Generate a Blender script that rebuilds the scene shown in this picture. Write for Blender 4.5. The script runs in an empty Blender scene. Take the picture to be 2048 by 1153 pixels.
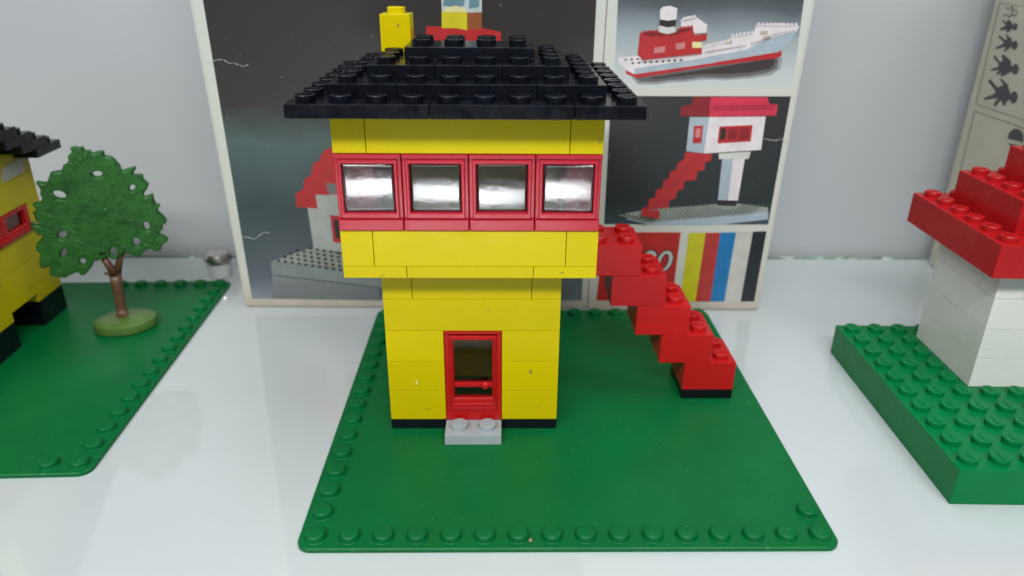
import bpy, bmesh, math, random
from mathutils import Vector, Matrix
from mathutils.geometry import tessellate_polygon

random.seed(7)
C = bpy.context.scene.collection
S = 0.008            # one stud pitch in metres: every length below is in studs, baked to metres

# ------------------------------------------------------------------ camera, world, lamps
sc = bpy.context.scene
cam_d = bpy.data.cameras.new('camera')
cam = bpy.data.objects.new('camera', cam_d); C.objects.link(cam)
cam.location = Vector((0.98447, -22.53724, 15.70317)) * S
cam.rotation_euler = (1.1502437, -0.0073697, -0.0124631)
cam_d.sensor_width = 36.0
cam_d.lens = 1478.168 / 2048 * 36.0
cam_d.clip_start = 0.005; cam_d.clip_end = 20.0
cam_d.dof.use_dof = True; cam_d.dof.focus_distance = 0.190; cam_d.dof.aperture_fstop = 15.0
sc.camera = cam
sc.view_settings.view_transform = 'Standard'; sc.view_settings.look = 'None'
sc.view_settings.gamma = 1.0; sc.view_settings.exposure = 0.0
sc.view_settings.use_curve_mapping = False
sc.cycles.max_bounces = 10; sc.cycles.transmission_bounces = 8

w = bpy.data.worlds.new('World'); sc.world = w; w.use_nodes = True
bg = w.node_tree.nodes['Background']; bg.inputs[1].default_value = 1.0
# the room around the showcase: bright ceiling, dimmer at eye level, dark floor
_tc = w.node_tree.nodes.new('ShaderNodeTexCoord'); _sx = w.node_tree.nodes.new('ShaderNodeSeparateXYZ')
_mr = w.node_tree.nodes.new('ShaderNodeMapRange'); _mr.inputs['From Min'].default_value = -1.0
_cr = w.node_tree.nodes.new('ShaderNodeValToRGB')
for _n in range(2): _cr.color_ramp.elements.new(0.5)
for _e, (_p, _v) in zip(_cr.color_ramp.elements, ((0.30, 0.05), (0.50, 0.15), (0.66, 0.27), (1.0, 0.34))):
    _e.position = _p; _e.color = (_v * 0.87, _v * 0.97, _v * 1.0, 1)
_l = w.node_tree.links
_l.new(_tc.outputs['Generated'], _sx.inputs[0]); _l.new(_sx.outputs['Z'], _mr.inputs['Value'])
_l.new(_mr.outputs['Result'], _cr.inputs['Fac']); _l.new(_cr.outputs['Color'], bg.inputs[0])

def lamp(name, loc, target, size, power, col, shape='RECTANGLE'):
    d = bpy.data.lights.new(name, 'AREA'); d.shape = shape
    d.size, d.size_y = size[0] * S, size[1] * S
    d.energy = power; d.color = col
    o = bpy.data.objects.new(name, d); C.objects.link(o)
    o.location = Vector(loc) * S
    o.rotation_euler = (Vector(target) - Vector(loc)).to_track_quat('-Z', 'Y').to_euler()
    return o
# ceiling tube light above and in front of the shelf
lamp('tube_lamp', (-12, -76, 77), (1, 0, 4), (140, 9), 8.9, (1.0, 0.985, 0.96))
# second tube, above the back of the showcase
lamp('rear_tube_lamp', (6, 13, 66), (2, 10, 0), (120, 8), 2.2, (0.97, 0.99, 1.0))
# added lamp low behind the camera, gives the clear panes their bright bands
lamp('strip_lamp', (-2, -31, -0.9), (0, 0, 9), (20, 5.0), 0.0065, (0.95, 0.98, 1.0)).data.spread = math.radians(38)

# ------------------------------------------------------------------ materials
def mat(name, col, rough=0.35, spec=0.5, metal=0.0, coat=0.0, noise=0.0, nscale=120.0, bump=0.0, bscale=900.0,
        specks=None, trans=0.0, ior=1.5, rnoise=0.0, alpha=1.0, tone=0.0, speck_amt=0.64, speck_scale=260.0):
    m = bpy.data.materials.new(name); m.use_nodes = True
    nt = m.node_tree; b = nt.nodes['Principled BSDF']
    b.inputs['Base Color'].default_value = (*col, 1)
    b.inputs['Roughness'].default_value = rough
    b.inputs['Specular IOR Level'].default_value = spec
    b.inputs['Metallic'].default_value = metal
    b.inputs['Coat Weight'].default_value = coat; b.inputs['Coat Roughness'].default_value = 0.06
    b.inputs['Transmission Weight'].default_value = trans; b.inputs['IOR'].default_value = ior
    b.inputs['Alpha'].default_value = alpha
    tc = nt.nodes.new('ShaderNodeTexCoord')
    def noise_tex(sc_, det=3.0, rg=0.55):
        n = nt.nodes.new('ShaderNodeTexNoise'); n.inputs['Scale'].default_value = sc_
        n.inputs['Detail'].default_value = det; n.inputs['Roughness'].default_value = rg
        nt.links.new(tc.outputs['Object'], n.inputs['Vector']); return n
    colout = None
    if noise:
        n = noise_tex(nscale)
        r = nt.nodes.new('ShaderNodeValToRGB')
        r.color_ramp.elements[0].position = 0.3; r.color_ramp.elements[1].position = 0.7
        r.color_ramp.elements[0].color = (*[c * (1 - noise) for c in col], 1)
        r.color_ramp.elements[1].color = (*[min(1, c * (1 + noise)) for c in col], 1)
        nt.links.new(n.outputs['Fac'], r.inputs['Fac']); colout = r.outputs['Color']
    if specks:
        n = noise_tex(speck_scale, 2.0, 0.5)
        r = nt.nodes.new('ShaderNodeValToRGB')
        r.color_ramp.elements[0].position = speck_amt; r.color_ramp.elements[0].color = (0, 0, 0, 1)
        r.color_ramp.elements[1].position = speck_amt + 0.06; r.color_ramp.elements[1].color = (0.6, 0.6, 0.6, 1)
        nt.links.new(n.outputs['Fac'], r.inputs['Fac'])
        mx = nt.nodes.new('ShaderNodeMix'); mx.data_type = 'RGBA'
        nt.links.new(r.outputs['Color'], mx.inputs['Factor'])
        if colout: nt.links.new(colout, mx.inputs['A'])
        else: mx.inputs['A'].default_value = (*col, 1)
        mx.inputs['B'].default_value = (*specks, 1)
        colout = mx.outputs['Result']
    if tone:            # bricks from different batches differ a little in tone
        oi = nt.nodes.new('ShaderNodeObjectInfo'); hs = nt.nodes.new('ShaderNodeHueSaturation')
        mr0 = nt.nodes.new('ShaderNodeMapRange'); mr0.inputs['To Min'].default_value = 1 - tone; mr0.inputs['To Max'].default_value = 1 + tone
        nt.links.new(oi.outputs['Random'], mr0.inputs['Value']); nt.links.new(mr0.outputs['Result'], hs.inputs['Value'])
        if colout: nt.links.new(colout, hs.inputs['Color'])
        else: hs.inputs['Color'].default_value = (*col, 1)
        colout = hs.outputs['Color']
    if colout: nt.links.new(colout, b.inputs['Base Color'])
    if rnoise:
        n = noise_tex(nscale * 2.3, 5.0, 0.65)
        mr = nt.nodes.new('ShaderNodeMapRange')
        mr.inputs['From Min'].default_value = 0.3; mr.inputs['From Max'].default_value = 0.7
        mr.inputs['To Min'].default_value = max(0.02, rough - rnoise); mr.inputs['To Max'].default_value = rough + rnoise
        nt.links.new(n.outputs['Fac'], mr.inputs['Value']); nt.links.new(mr.outputs['Result'], b.inputs['Roughness'])
    if bump:
        n = noise_tex(bscale, 4.0, 0.6)
        bp = nt.nodes.new('ShaderNodeBump'); bp.inputs['Strength'].default_value = bump; bp.inputs['Distance'].default_value = 0.0005 if bump >= 1.0 else 0.0002
        nt.links.new(n.outputs['Fac'], bp.inputs['Height']); nt.links.new(bp.outputs['Normal'], b.inputs['Normal'])
    return m

def print_gradient(name, stops, axis=1, length=20.0, noise=0.25, rough=0.42, nscale=60):
    """ink that changes tone down the printed picture (the print's own colours)"""
    m = mat(name, stops[0][1], rough=rough, bump=0.12, bscale=500)
    nt = m.node_tree; b = nt.nodes['Principled BSDF']
    tc = nt.nodes.new('ShaderNodeTexCoord'); sx = nt.nodes.new('ShaderNodeSeparateXYZ')
    nt.links.new(tc.outputs['Object'], sx.inputs[0])
    n = nt.nodes.new('ShaderNodeTexNoise'); n.inputs['Scale'].default_value = nscale; n.inputs['Detail'].default_value = 5
    nt.links.new(tc.outputs['Object'], n.inputs['Vector'])
    mr = nt.nodes.new('ShaderNodeMapRange'); mr.inputs['From Min'].default_value = 0; mr.inputs['From Max'].default_value = length * S
    nt.links.new(sx.outputs[axis], mr.inputs['Value'])
    ad = nt.nodes.new('ShaderNodeMath'); ad.operation = 'MULTIPLY_ADD'
    nt.links.new(n.outputs['Fac'], ad.inputs[0]); ad.inputs[1].default_value = 0.14; ad.inputs[2].default_value = -0.07
    a2 = nt.nodes.new('ShaderNodeMath'); a2.operation = 'ADD'
    nt.links.new(mr.outputs['Result'], a2.inputs[0]); nt.links.new(ad.outputs[0], a2.inputs[1])
    r = nt.nodes.new('ShaderNodeValToRGB'); cr = r.color_ramp
    while len(cr.elements) < len(stops): cr.elements.new(0.5)
    for e, (p, c) in zip(cr.elements, stops): e.position = p; e.color = (*c, 1)
    nt.links.new(a2.outputs[0], r.inputs['Fac'])
    # rubbed specks
    n2 = nt.nodes.new('ShaderNodeTexNoise'); n2.inputs['Scale'].default_value = 420; n2.inputs['Detail'].default_value = 2
    nt.links.new(tc.outputs['Object'], n2.inputs['Vector'])
    r2 = nt.nodes.new('ShaderNodeValToRGB'); r2.color_ramp.elements[0].position = 0.7; r2.color_ramp.elements[1].position = 0.82
    r2.color_ramp.elements[1].color = (0.55, 0.55, 0.55, 1)
    nt.links.new(n2.outputs['Fac'], r2.inputs['Fac'])
    mx = nt.nodes.new('ShaderNodeMix'); mx.data_type = 'RGBA'
    nt.links.new(r2.outputs['Color'], mx.inputs['Factor']); nt.links.new(r.outputs['Color'], mx.inputs['A'])
    mx.inputs['B'].default_value = (0.35, 0.35, 0.33, 1)
    nt.links.new(mx.outputs['Result'], b.inputs['Base Color'])
    return m

def srgb(r, g, b):
    f = lambda c: ((c / 255 + 0.055) / 1.055) ** 2.4 if c > 10 else c / 255 / 12.92
    return (f(r), f(g), f(b))

M = {}
M['yellow'] = mat('yellow_plastic', (0.56, 0.455, 0.001), spec=0.14, rough=0.26, noise=0.03, nscale=45, bump=0.05, bscale=1200, specks=(0.30, 0.22, 0.02), speck_amt=0.735, speck_scale=330, rnoise=0.08, tone=0.045)
M['yellow_old'] = mat('aged_yellow_plastic', (0.52, 0.42, 0.004), spec=0.2, rough=0.34, noise=0.06, nscale=60, bump=0.06, bscale=1200, specks=(0.22, 0.17, 0.03), speck_amt=0.70, speck_scale=260, rnoise=0.08, tone=0.045)
M['red'] = mat('red_plastic', (0.44, 0.008, 0.009), spec=0.3, rough=0.25, noise=0.05, nscale=70, bump=0.05, bscale=1300, rnoise=0.08, tone=0.045)
M['red_faded'] = mat('faded_red_plastic', (0.43, 0.013, 0.030), spec=0.35, rough=0.22, noise=0.05, nscale=80, bump=0.06, bscale=1300, rnoise=0.08, tone=0.045)
M['red_roof'] = mat('red_roof_plastic', (0.38, 0.008, 0.010), spec=0.28, rough=0.26, noise=0.05, nscale=70, bump=0.06, bscale=1300, rnoise=0.08)
M['black'] = mat('black_plastic', (0.0035, 0.0045, 0.008), rough=0.24, spec=0.28, bump=0.10, bscale=1600, noise=0.3, nscale=150, rnoise=0.12, specks=(0.06, 0.06, 0.06), speck_amt=0.74, speck_scale=420)
M['grey'] = mat('light_grey_plastic', (0.33, 0.37, 0.40), rough=0.32, bump=0.05, noise=0.03, nscale=80, rnoise=0.06)
M['white'] = mat('white_plastic', (0.68, 0.70, 0.67), rough=0.3, bump=0.05, noise=0.03, nscale=50, rnoise=0.06, tone=0.045)
M['green'] = mat('green_baseplate_plastic', (0.001, 0.118, 0.030), rough=0.34, spec=0.14, noise=0.10, nscale=35, bump=0.22, bscale=1500, rnoise=0.07, specks=(0.05, 0.24, 0.12), speck_amt=0.69, speck_scale=700)
M['green_brick'] = mat('green_brick_plastic', (0.001, 0.160, 0.046), rough=0.28, spec=0.13, noise=0.07, nscale=50, bump=0.1, bscale=1300, rnoise=0.07)
M['leaf'] = mat('painted_green_plastic', (0.019, 0.098, 0.017), rough=0.26, spec=0.3, noise=0.3, nscale=300, bump=1.0, bscale=190, coat=0.0)
M['bark'] = mat('brown_plastic', (0.10, 0.045, 0.022), rough=0.4, noise=0.25, nscale=300, bump=0.6, bscale=700)
M['turf'] = mat('olive_green_plastic', (0.075, 0.15, 0.03), rough=0.33, noise=0.2, nscale=150, bump=0.15, bscale=500)
M['pane'] = mat('clear_plastic', (0.93, 0.95, 0.96), rough=0.11, trans=1.0, ior=2.05, bump=0.16, bscale=260, rnoise=0.05, nscale=200)
M['door_pane'] = mat('dim_clear_plastic', (0.72, 0.58, 0.42), rough=0.06, trans=1.0, ior=1.45, bump=0.05, bscale=300)
M['metal'] = mat('nickel', (0.55, 0.50, 0.48), rough=0.22, metal=1.0, noise=0.1, nscale=200)
M['frost'] = mat('frosted_plastic', (0.6, 0.63, 0.64), rough=0.25, noise=0.05, nscale=200)
M['sticker'] = mat('worn_sticker', (0.42, 0.42, 0.33), rough=0.5, noise=0.2, nscale=300)
M['dirt'] = mat('grime', (0.25, 0.18, 0.03), rough=0.6, noise=0.3, nscale=900)
M['chip'] = mat('pale_scuff', (0.75, 0.66, 0.30), rough=0.5)
M['crumb'] = mat('crumb', (0.32, 0.22, 0.14), rough=0.8, noise=0.3, nscale=900)
# paper and inks
M['paper'] = mat('white_card', (0.53, 0.55, 0.525), rough=0.55, noise=0.07, nscale=40, bump=0.25, bscale=300, specks=(0.40, 0.37, 0.30), speck_amt=0.68, speck_scale=150)
M['card_edge'] = mat('worn_card', (0.42, 0.40, 0.35), rough=0.7, noise=0.15, nscale=200, bump=0.3)
M['beige'] = mat('yellowed_card', (0.47, 0.455, 0.37), rough=0.6, noise=0.06, nscale=50, bump=0.2, bscale=300)
def ink(name, rgb, rough=0.45): M[name] = mat(name + '_ink', srgb(*rgb), rough=rough, noise=0.10, nscale=160, bump=0.1, bscale=500)
for n_, c_ in dict(redprint=(172, 40, 44), yellowprint=(196, 186, 34), orangeprint=(140, 80, 44), glassprint=(175, 190, 190), blueprint=(96, 130, 146),
                   creamprint=(215, 205, 150), paperprint=(160, 166, 162), greyprint=(112, 106, 108), darkglass=(40, 36, 36), platetop=(140, 146, 140),
                   plateside=(122, 132, 130), whiteprint=(214, 208, 212), blueshade=(158, 172, 184), darkred=(130, 30, 38), pinkprint=(188, 120, 122),
                   tanprint=(178, 166, 150), pinkred=(200, 52, 78), shadowprint=(58, 52, 52), shadowsoft=(92, 92, 94), shadeouter=(142, 146, 148), steelprint=(84, 98, 100), redlogo=(176, 38, 38),
                   yellowstripe=(190, 184, 20), redstripe=(170, 46, 42), bluestripe=(8, 110, 170), whitestripe=(186, 186, 180), blackstripe=(24, 28, 34),
                   ink=(56, 58, 62), frame=(132, 132, 118), cream=(176, 176, 160)).items():
    ink(n_, c_)
M['darkprint'] = print_gradient('dark_picture_ink', [(0.0, srgb(128, 136, 142)), (0.10, srgb(84, 94, 102)), (0.32, srgb(58, 70, 72)), (0.50, srgb(76, 94, 94)), (0.60, srgb(52, 51, 51)), (1.0, srgb(46, 42, 42))], length=16.5)
M['shipback'] = print_gradient('ship_picture_ink', [(0.0, srgb(202, 208, 206)), (0.3, srgb(184, 192, 194)), (0.62, srgb(146, 158, 164)), (0.82, srgb(84, 92, 98)), (1.0, srgb(50, 52, 54))], length=1.0)
M['stiltback'] = print_gradient('stilt_picture_ink', [(0.0, srgb(80, 96, 106)), (0.14, srgb(52, 66, 74)), (0.3, srgb(38, 44, 46)), (1.0, srgb(46, 48, 50))], length=1.0)
M['tableprint'] = print_gradient('table_picture_ink', [(0.0, srgb(98, 104, 108)), (0.5, srgb(110, 116, 118)), (1.0, srgb(140, 144, 144))], length=2.6)
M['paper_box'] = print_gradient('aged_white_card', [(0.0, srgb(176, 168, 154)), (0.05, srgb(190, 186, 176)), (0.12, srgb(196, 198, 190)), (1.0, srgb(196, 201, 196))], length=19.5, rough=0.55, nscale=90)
def ramp_span(m, y0, y1):
    for n in m.node_tree.nodes:
        if n.type == 'MAP_RANGE' and n.inputs['From Min'].default_value == 0:
            n.inputs['From Min'].default_value = y0 * S; n.inputs['From Max'].default_value = y1 * S
ramp_span(M['shipback'], 10.1, 14.9); ramp_span(M['stiltback'], 3.9, 9.8)

M['shelf'] = mat('white_glossy_shelf', (0.50, 0.55, 0.565), rough=0.5, spec=0.3, coat=1.0, noise=0.03, nscale=8, specks=(0.45, 0.47, 0.47), speck_amt=0.78, speck_scale=300)
M['shelf'].node_tree.nodes['Principled BSDF'].inputs['Coat Roughness'].default_value = 0.03
M['shelf'].node_tree.nodes['Principled BSDF'].inputs['Coat IOR'].default_value = 1.68
M['wall'] = mat('pale_grey_panel', (0.45, 0.475, 0.50), rough=0.45, noise=0.02, nscale=4, bump=0.04, bscale=60)
M['glass_edge'] = mat('chipped_green_glass', (0.16, 0.25, 0.22), rough=0.12, noise=0.6, nscale=90, bump=1.0, bscale=150, coat=0.8, specks=(0.9, 0.95, 0.9), speck_amt=0.56, speck_scale=110)  # white specks paint the sparkle of the chipped edge into the colour

# ------------------------------------------------------------------ mesh helpers (lengths in studs)
STUD_R, STUD_H = 0.3, 0.2

def finish(name, bm, m, parent=None, smooth=False, loc=None, rot=None):
    me = bpy.data.meshes.new(name)
    for v in bm.verts: v.co *= S
    bm.normal_update(); bm.to_mesh(me); bm.free()
    for mm in (m if isinstance(m, list) else [m]): me.materials.append(mm)
    if smooth:
        me.shade_smooth()
    o = bpy.data.objects.new(name, me); C.objects.link(o)
    if parent: o.parent = parent
    if loc: o.location = Vector(loc) * S
    if rot: o.rotation_euler = rot
    return o

def thing(name, label, cat, loc=(0, 0, 0), rotz=0.0, group=None):
    o = bpy.data.objects.new(name, None); C.objects.link(o); o.empty_display_size = 0.02
    o.location = Vector(loc) * S; o.rotation_euler = (0, 0, rotz)
    o['label'] = label; o['category'] = cat
    if group: o['group'] = group
    return o

def box(bm, x0, x1, y0, y1, z0, z1, bev=0.022, gap=0.008, zgap=0.004, mi=0):
    x0 += gap; x1 -= gap; y0 += gap; y1 -= gap; z0 += zgap; z1 -= zgap
    r = bmesh.ops.create_cube(bm, size=1.0)
    vs = r['verts']
    for v in vs:
        v.co = Vector(((x0 + x1) / 2 + v.co.x * (x1 - x0), (y0 + y1) / 2 + v.co.y * (y1 - y0), (z0 + z1) / 2 + v.co.z * (z1 - z0)))
    fs = set()
    for v in vs: fs.update(v.link_faces)
    if bev:
        es = set()
        for v in vs: es.update(v.link_edges)
        rr = bmesh.ops.bevel(bm, geom=list(es), offset=bev, segments=2, affect='EDGES', profile=0.6)
        for f in rr['faces']: f.material_index = mi
    for f in fs:
        if f.is_valid: f.material_index = mi

def ring_stack(bm, cx, cy, prof, seg=28, cap=True, sx=1.0, sy=1.0, smooth=True):
    """surface of revolution: prof = [(radius, z)...] from bottom to top"""
    rings = []
    for r, z in prof:
        rings.append([bm.verts.new((cx + r * sx * math.cos(2 * math.pi * k / seg), cy + r * sy * math.sin(2 * math.pi * k / seg), z)) for k in range(seg)])
    for a, b in zip(rings, rings[1:]):
        for k in range(seg):
            f = bm.faces.new((a[k], a[(k + 1) % seg], b[(k + 1) % seg], b[k])); f.smooth = smooth
    for i in range(1, len(prof) - 1):          # keep a crease where the profile turns sharply
        a = math.atan2(prof[i][1] - prof[i - 1][1], prof[i][0] - prof[i - 1][0]); b = math.atan2(prof[i + 1][1] - prof[i][1], prof[i + 1][0] - prof[i][0])
        if abs(b - a) > 0.42:
            for k in range(seg):
                e = bm.edges.get((rings[i][k], rings[i][(k + 1) % seg]))
                if e: e.smooth = False
    if cap:
        bm.faces.new(rings[-1])
        bm.faces.new(rings[0][::-1])

# raised lettering on top of the studs
def letter_mesh():
    cu = bpy.data.curves.new('stud_letters', 'FONT'); cu.body = 'LEGO'; cu.size = 1.0; cu.align_x = 'CENTER'; cu.align_y = 'CENTER'
    cu.resolution_u = 1; cu.offset = 0.02; cu.extrude = 0.06; cu.shear = 0.15; cu.space_character = 1.02
    ob = bpy.data.objects.new('stud_letters', cu); C.objects.link(ob)
    dg = bpy.context.evaluated_depsgraph_get(); dg.update()
    me = bpy.data.meshes.new_from_object(ob.evaluated_get(dg))
    vs = [v.co.copy() for v in me.vertices]; fs = [tuple(p.vertices) for p in me.polygons]
    xs = [v.x for v in vs]; ys = [v.y for v in vs]
    cx, cy = (min(xs) + max(xs)) / 2, (min(ys) + max(ys)) / 2; k = 0.44 / (max(xs) - min(xs))
    vs = [Vector(((v.x - cx) * k, (v.y - cy) * k * 1.25, v.z * k * 1.3)) for v in vs]
    bpy.data.objects.remove(ob); bpy.data.curves.remove(cu); bpy.data.meshes.remove(me)
    return vs, fs
LV, LF = letter_mesh()

def stud(bm, x, y, z, letters=0.0, letter_on=True):
    ring_stack(bm, x, y, [(STUD_R, z - 0.01), (STUD_R, z + STUD_H - 0.022), (STUD_R - 0.008, z + STUD_H - 0.007), (STUD_R - 0.026, z + STUD_H)])
    if letter_on:
        c, s = math.cos(letters), math.sin(letters)
        vv = [bm.verts.new((x + p.x * c - p.y * s, y + p.x * s + p.y * c, z + STUD_H + p.z)) for p in LV]
        for f in LF:
            try: bm.faces.new([vv[i] for i in f])
            except ValueError: pass

def brick(name, parent, m, x0, x1, y0, y1, z0, z1, studs=None, letters=0.0, lab=None, loc=None, rot=None, letter_on=True, tight=False):
    """one toy brick or plate; studs = list of (x, y) left uncovered, or 'all'"""
    bm = bmesh.new()
    if tight: box(bm, x0, x1, y0, y1, z0, z1, bev=0.012, gap=0.001, zgap=0.006)
    else: box(bm, x0, x1, y0, y1, z0, z1)
    if studs == 'all':
        studs = [(x0 + .5 + i, y0 + .5 + j) for i in range(int(round(x1 - x0))) for j in range(int(round(y1 - y0)))]
    for (sx, sy) in studs or []: stud(bm, sx, sy, z1 - 0.004, letters, letter_on)
    o = finish(name, bm, m, parent, loc=loc, rot=rot)
    if lab: o['label'] = lab
    return o

def rounded_rect(x0, x1, y0, y1, r, n=6):
    pts = []
    for cx, cy, a0 in ((x1 - r, y0 + r, -90), (x1 - r, y1 - r, 0), (x0 + r, y1 - r, 90), (x0 + r, y0 + r, 180)):
        for k in range(n + 1):
            a = math.radians(a0 + 90 * k / n); pts.append((cx + r * math.cos(a), cy + r * math.sin(a)))
    return pts

def prism(bm, pts, z0, z1, bev=0.0, mi=0):
    """closed outline (counter-clockwise) pushed up from z0 to z1"""
    n = len(pts)
    a = [bm.verts.new((x, y, z0)) for x, y in pts]
    b = [bm.verts.new((x, y, z1 - bev)) for x, y in pts]
    rows = [a, b]
    if bev:
        cx = sum(p[0] for p in pts) / n; cy = sum(p[1] for p in pts) / n
        c = [bm.verts.new((x + (bev if x < cx else -bev), y + (bev if y < cy else -bev), z1)) for x, y in pts]
        rows.append(c)
    for r0, r1 in zip(rows, rows[1:]):
        for k in range(n):
            f = bm.faces.new((r0[k], r0[(k + 1) % n], r1[(k + 1) % n], r1[k])); f.material_index = mi
    f = bm.faces.new(rows[-1]); f.material_index = mi
    f = bm.faces.new(a[::-1]); f.material_index = mi

def soft_stud(bm, x, y, z):
    """the low rounded studs of the thin baseplates"""
    ring_stack(bm, x, y, [(STUD_R + 0.055, z - 0.012), (STUD_R + 0.02, z + 0.018), (STUD_R + 0.005, z + 0.06), (STUD_R, z + 0.13), (STUD_R - 0.012, z + 0.165), (STUD_R - 0.04, z + 0.192), (STUD_R - 0.085, z + 0.205), (0.12, z + 0.21)], seg=28)

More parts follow.
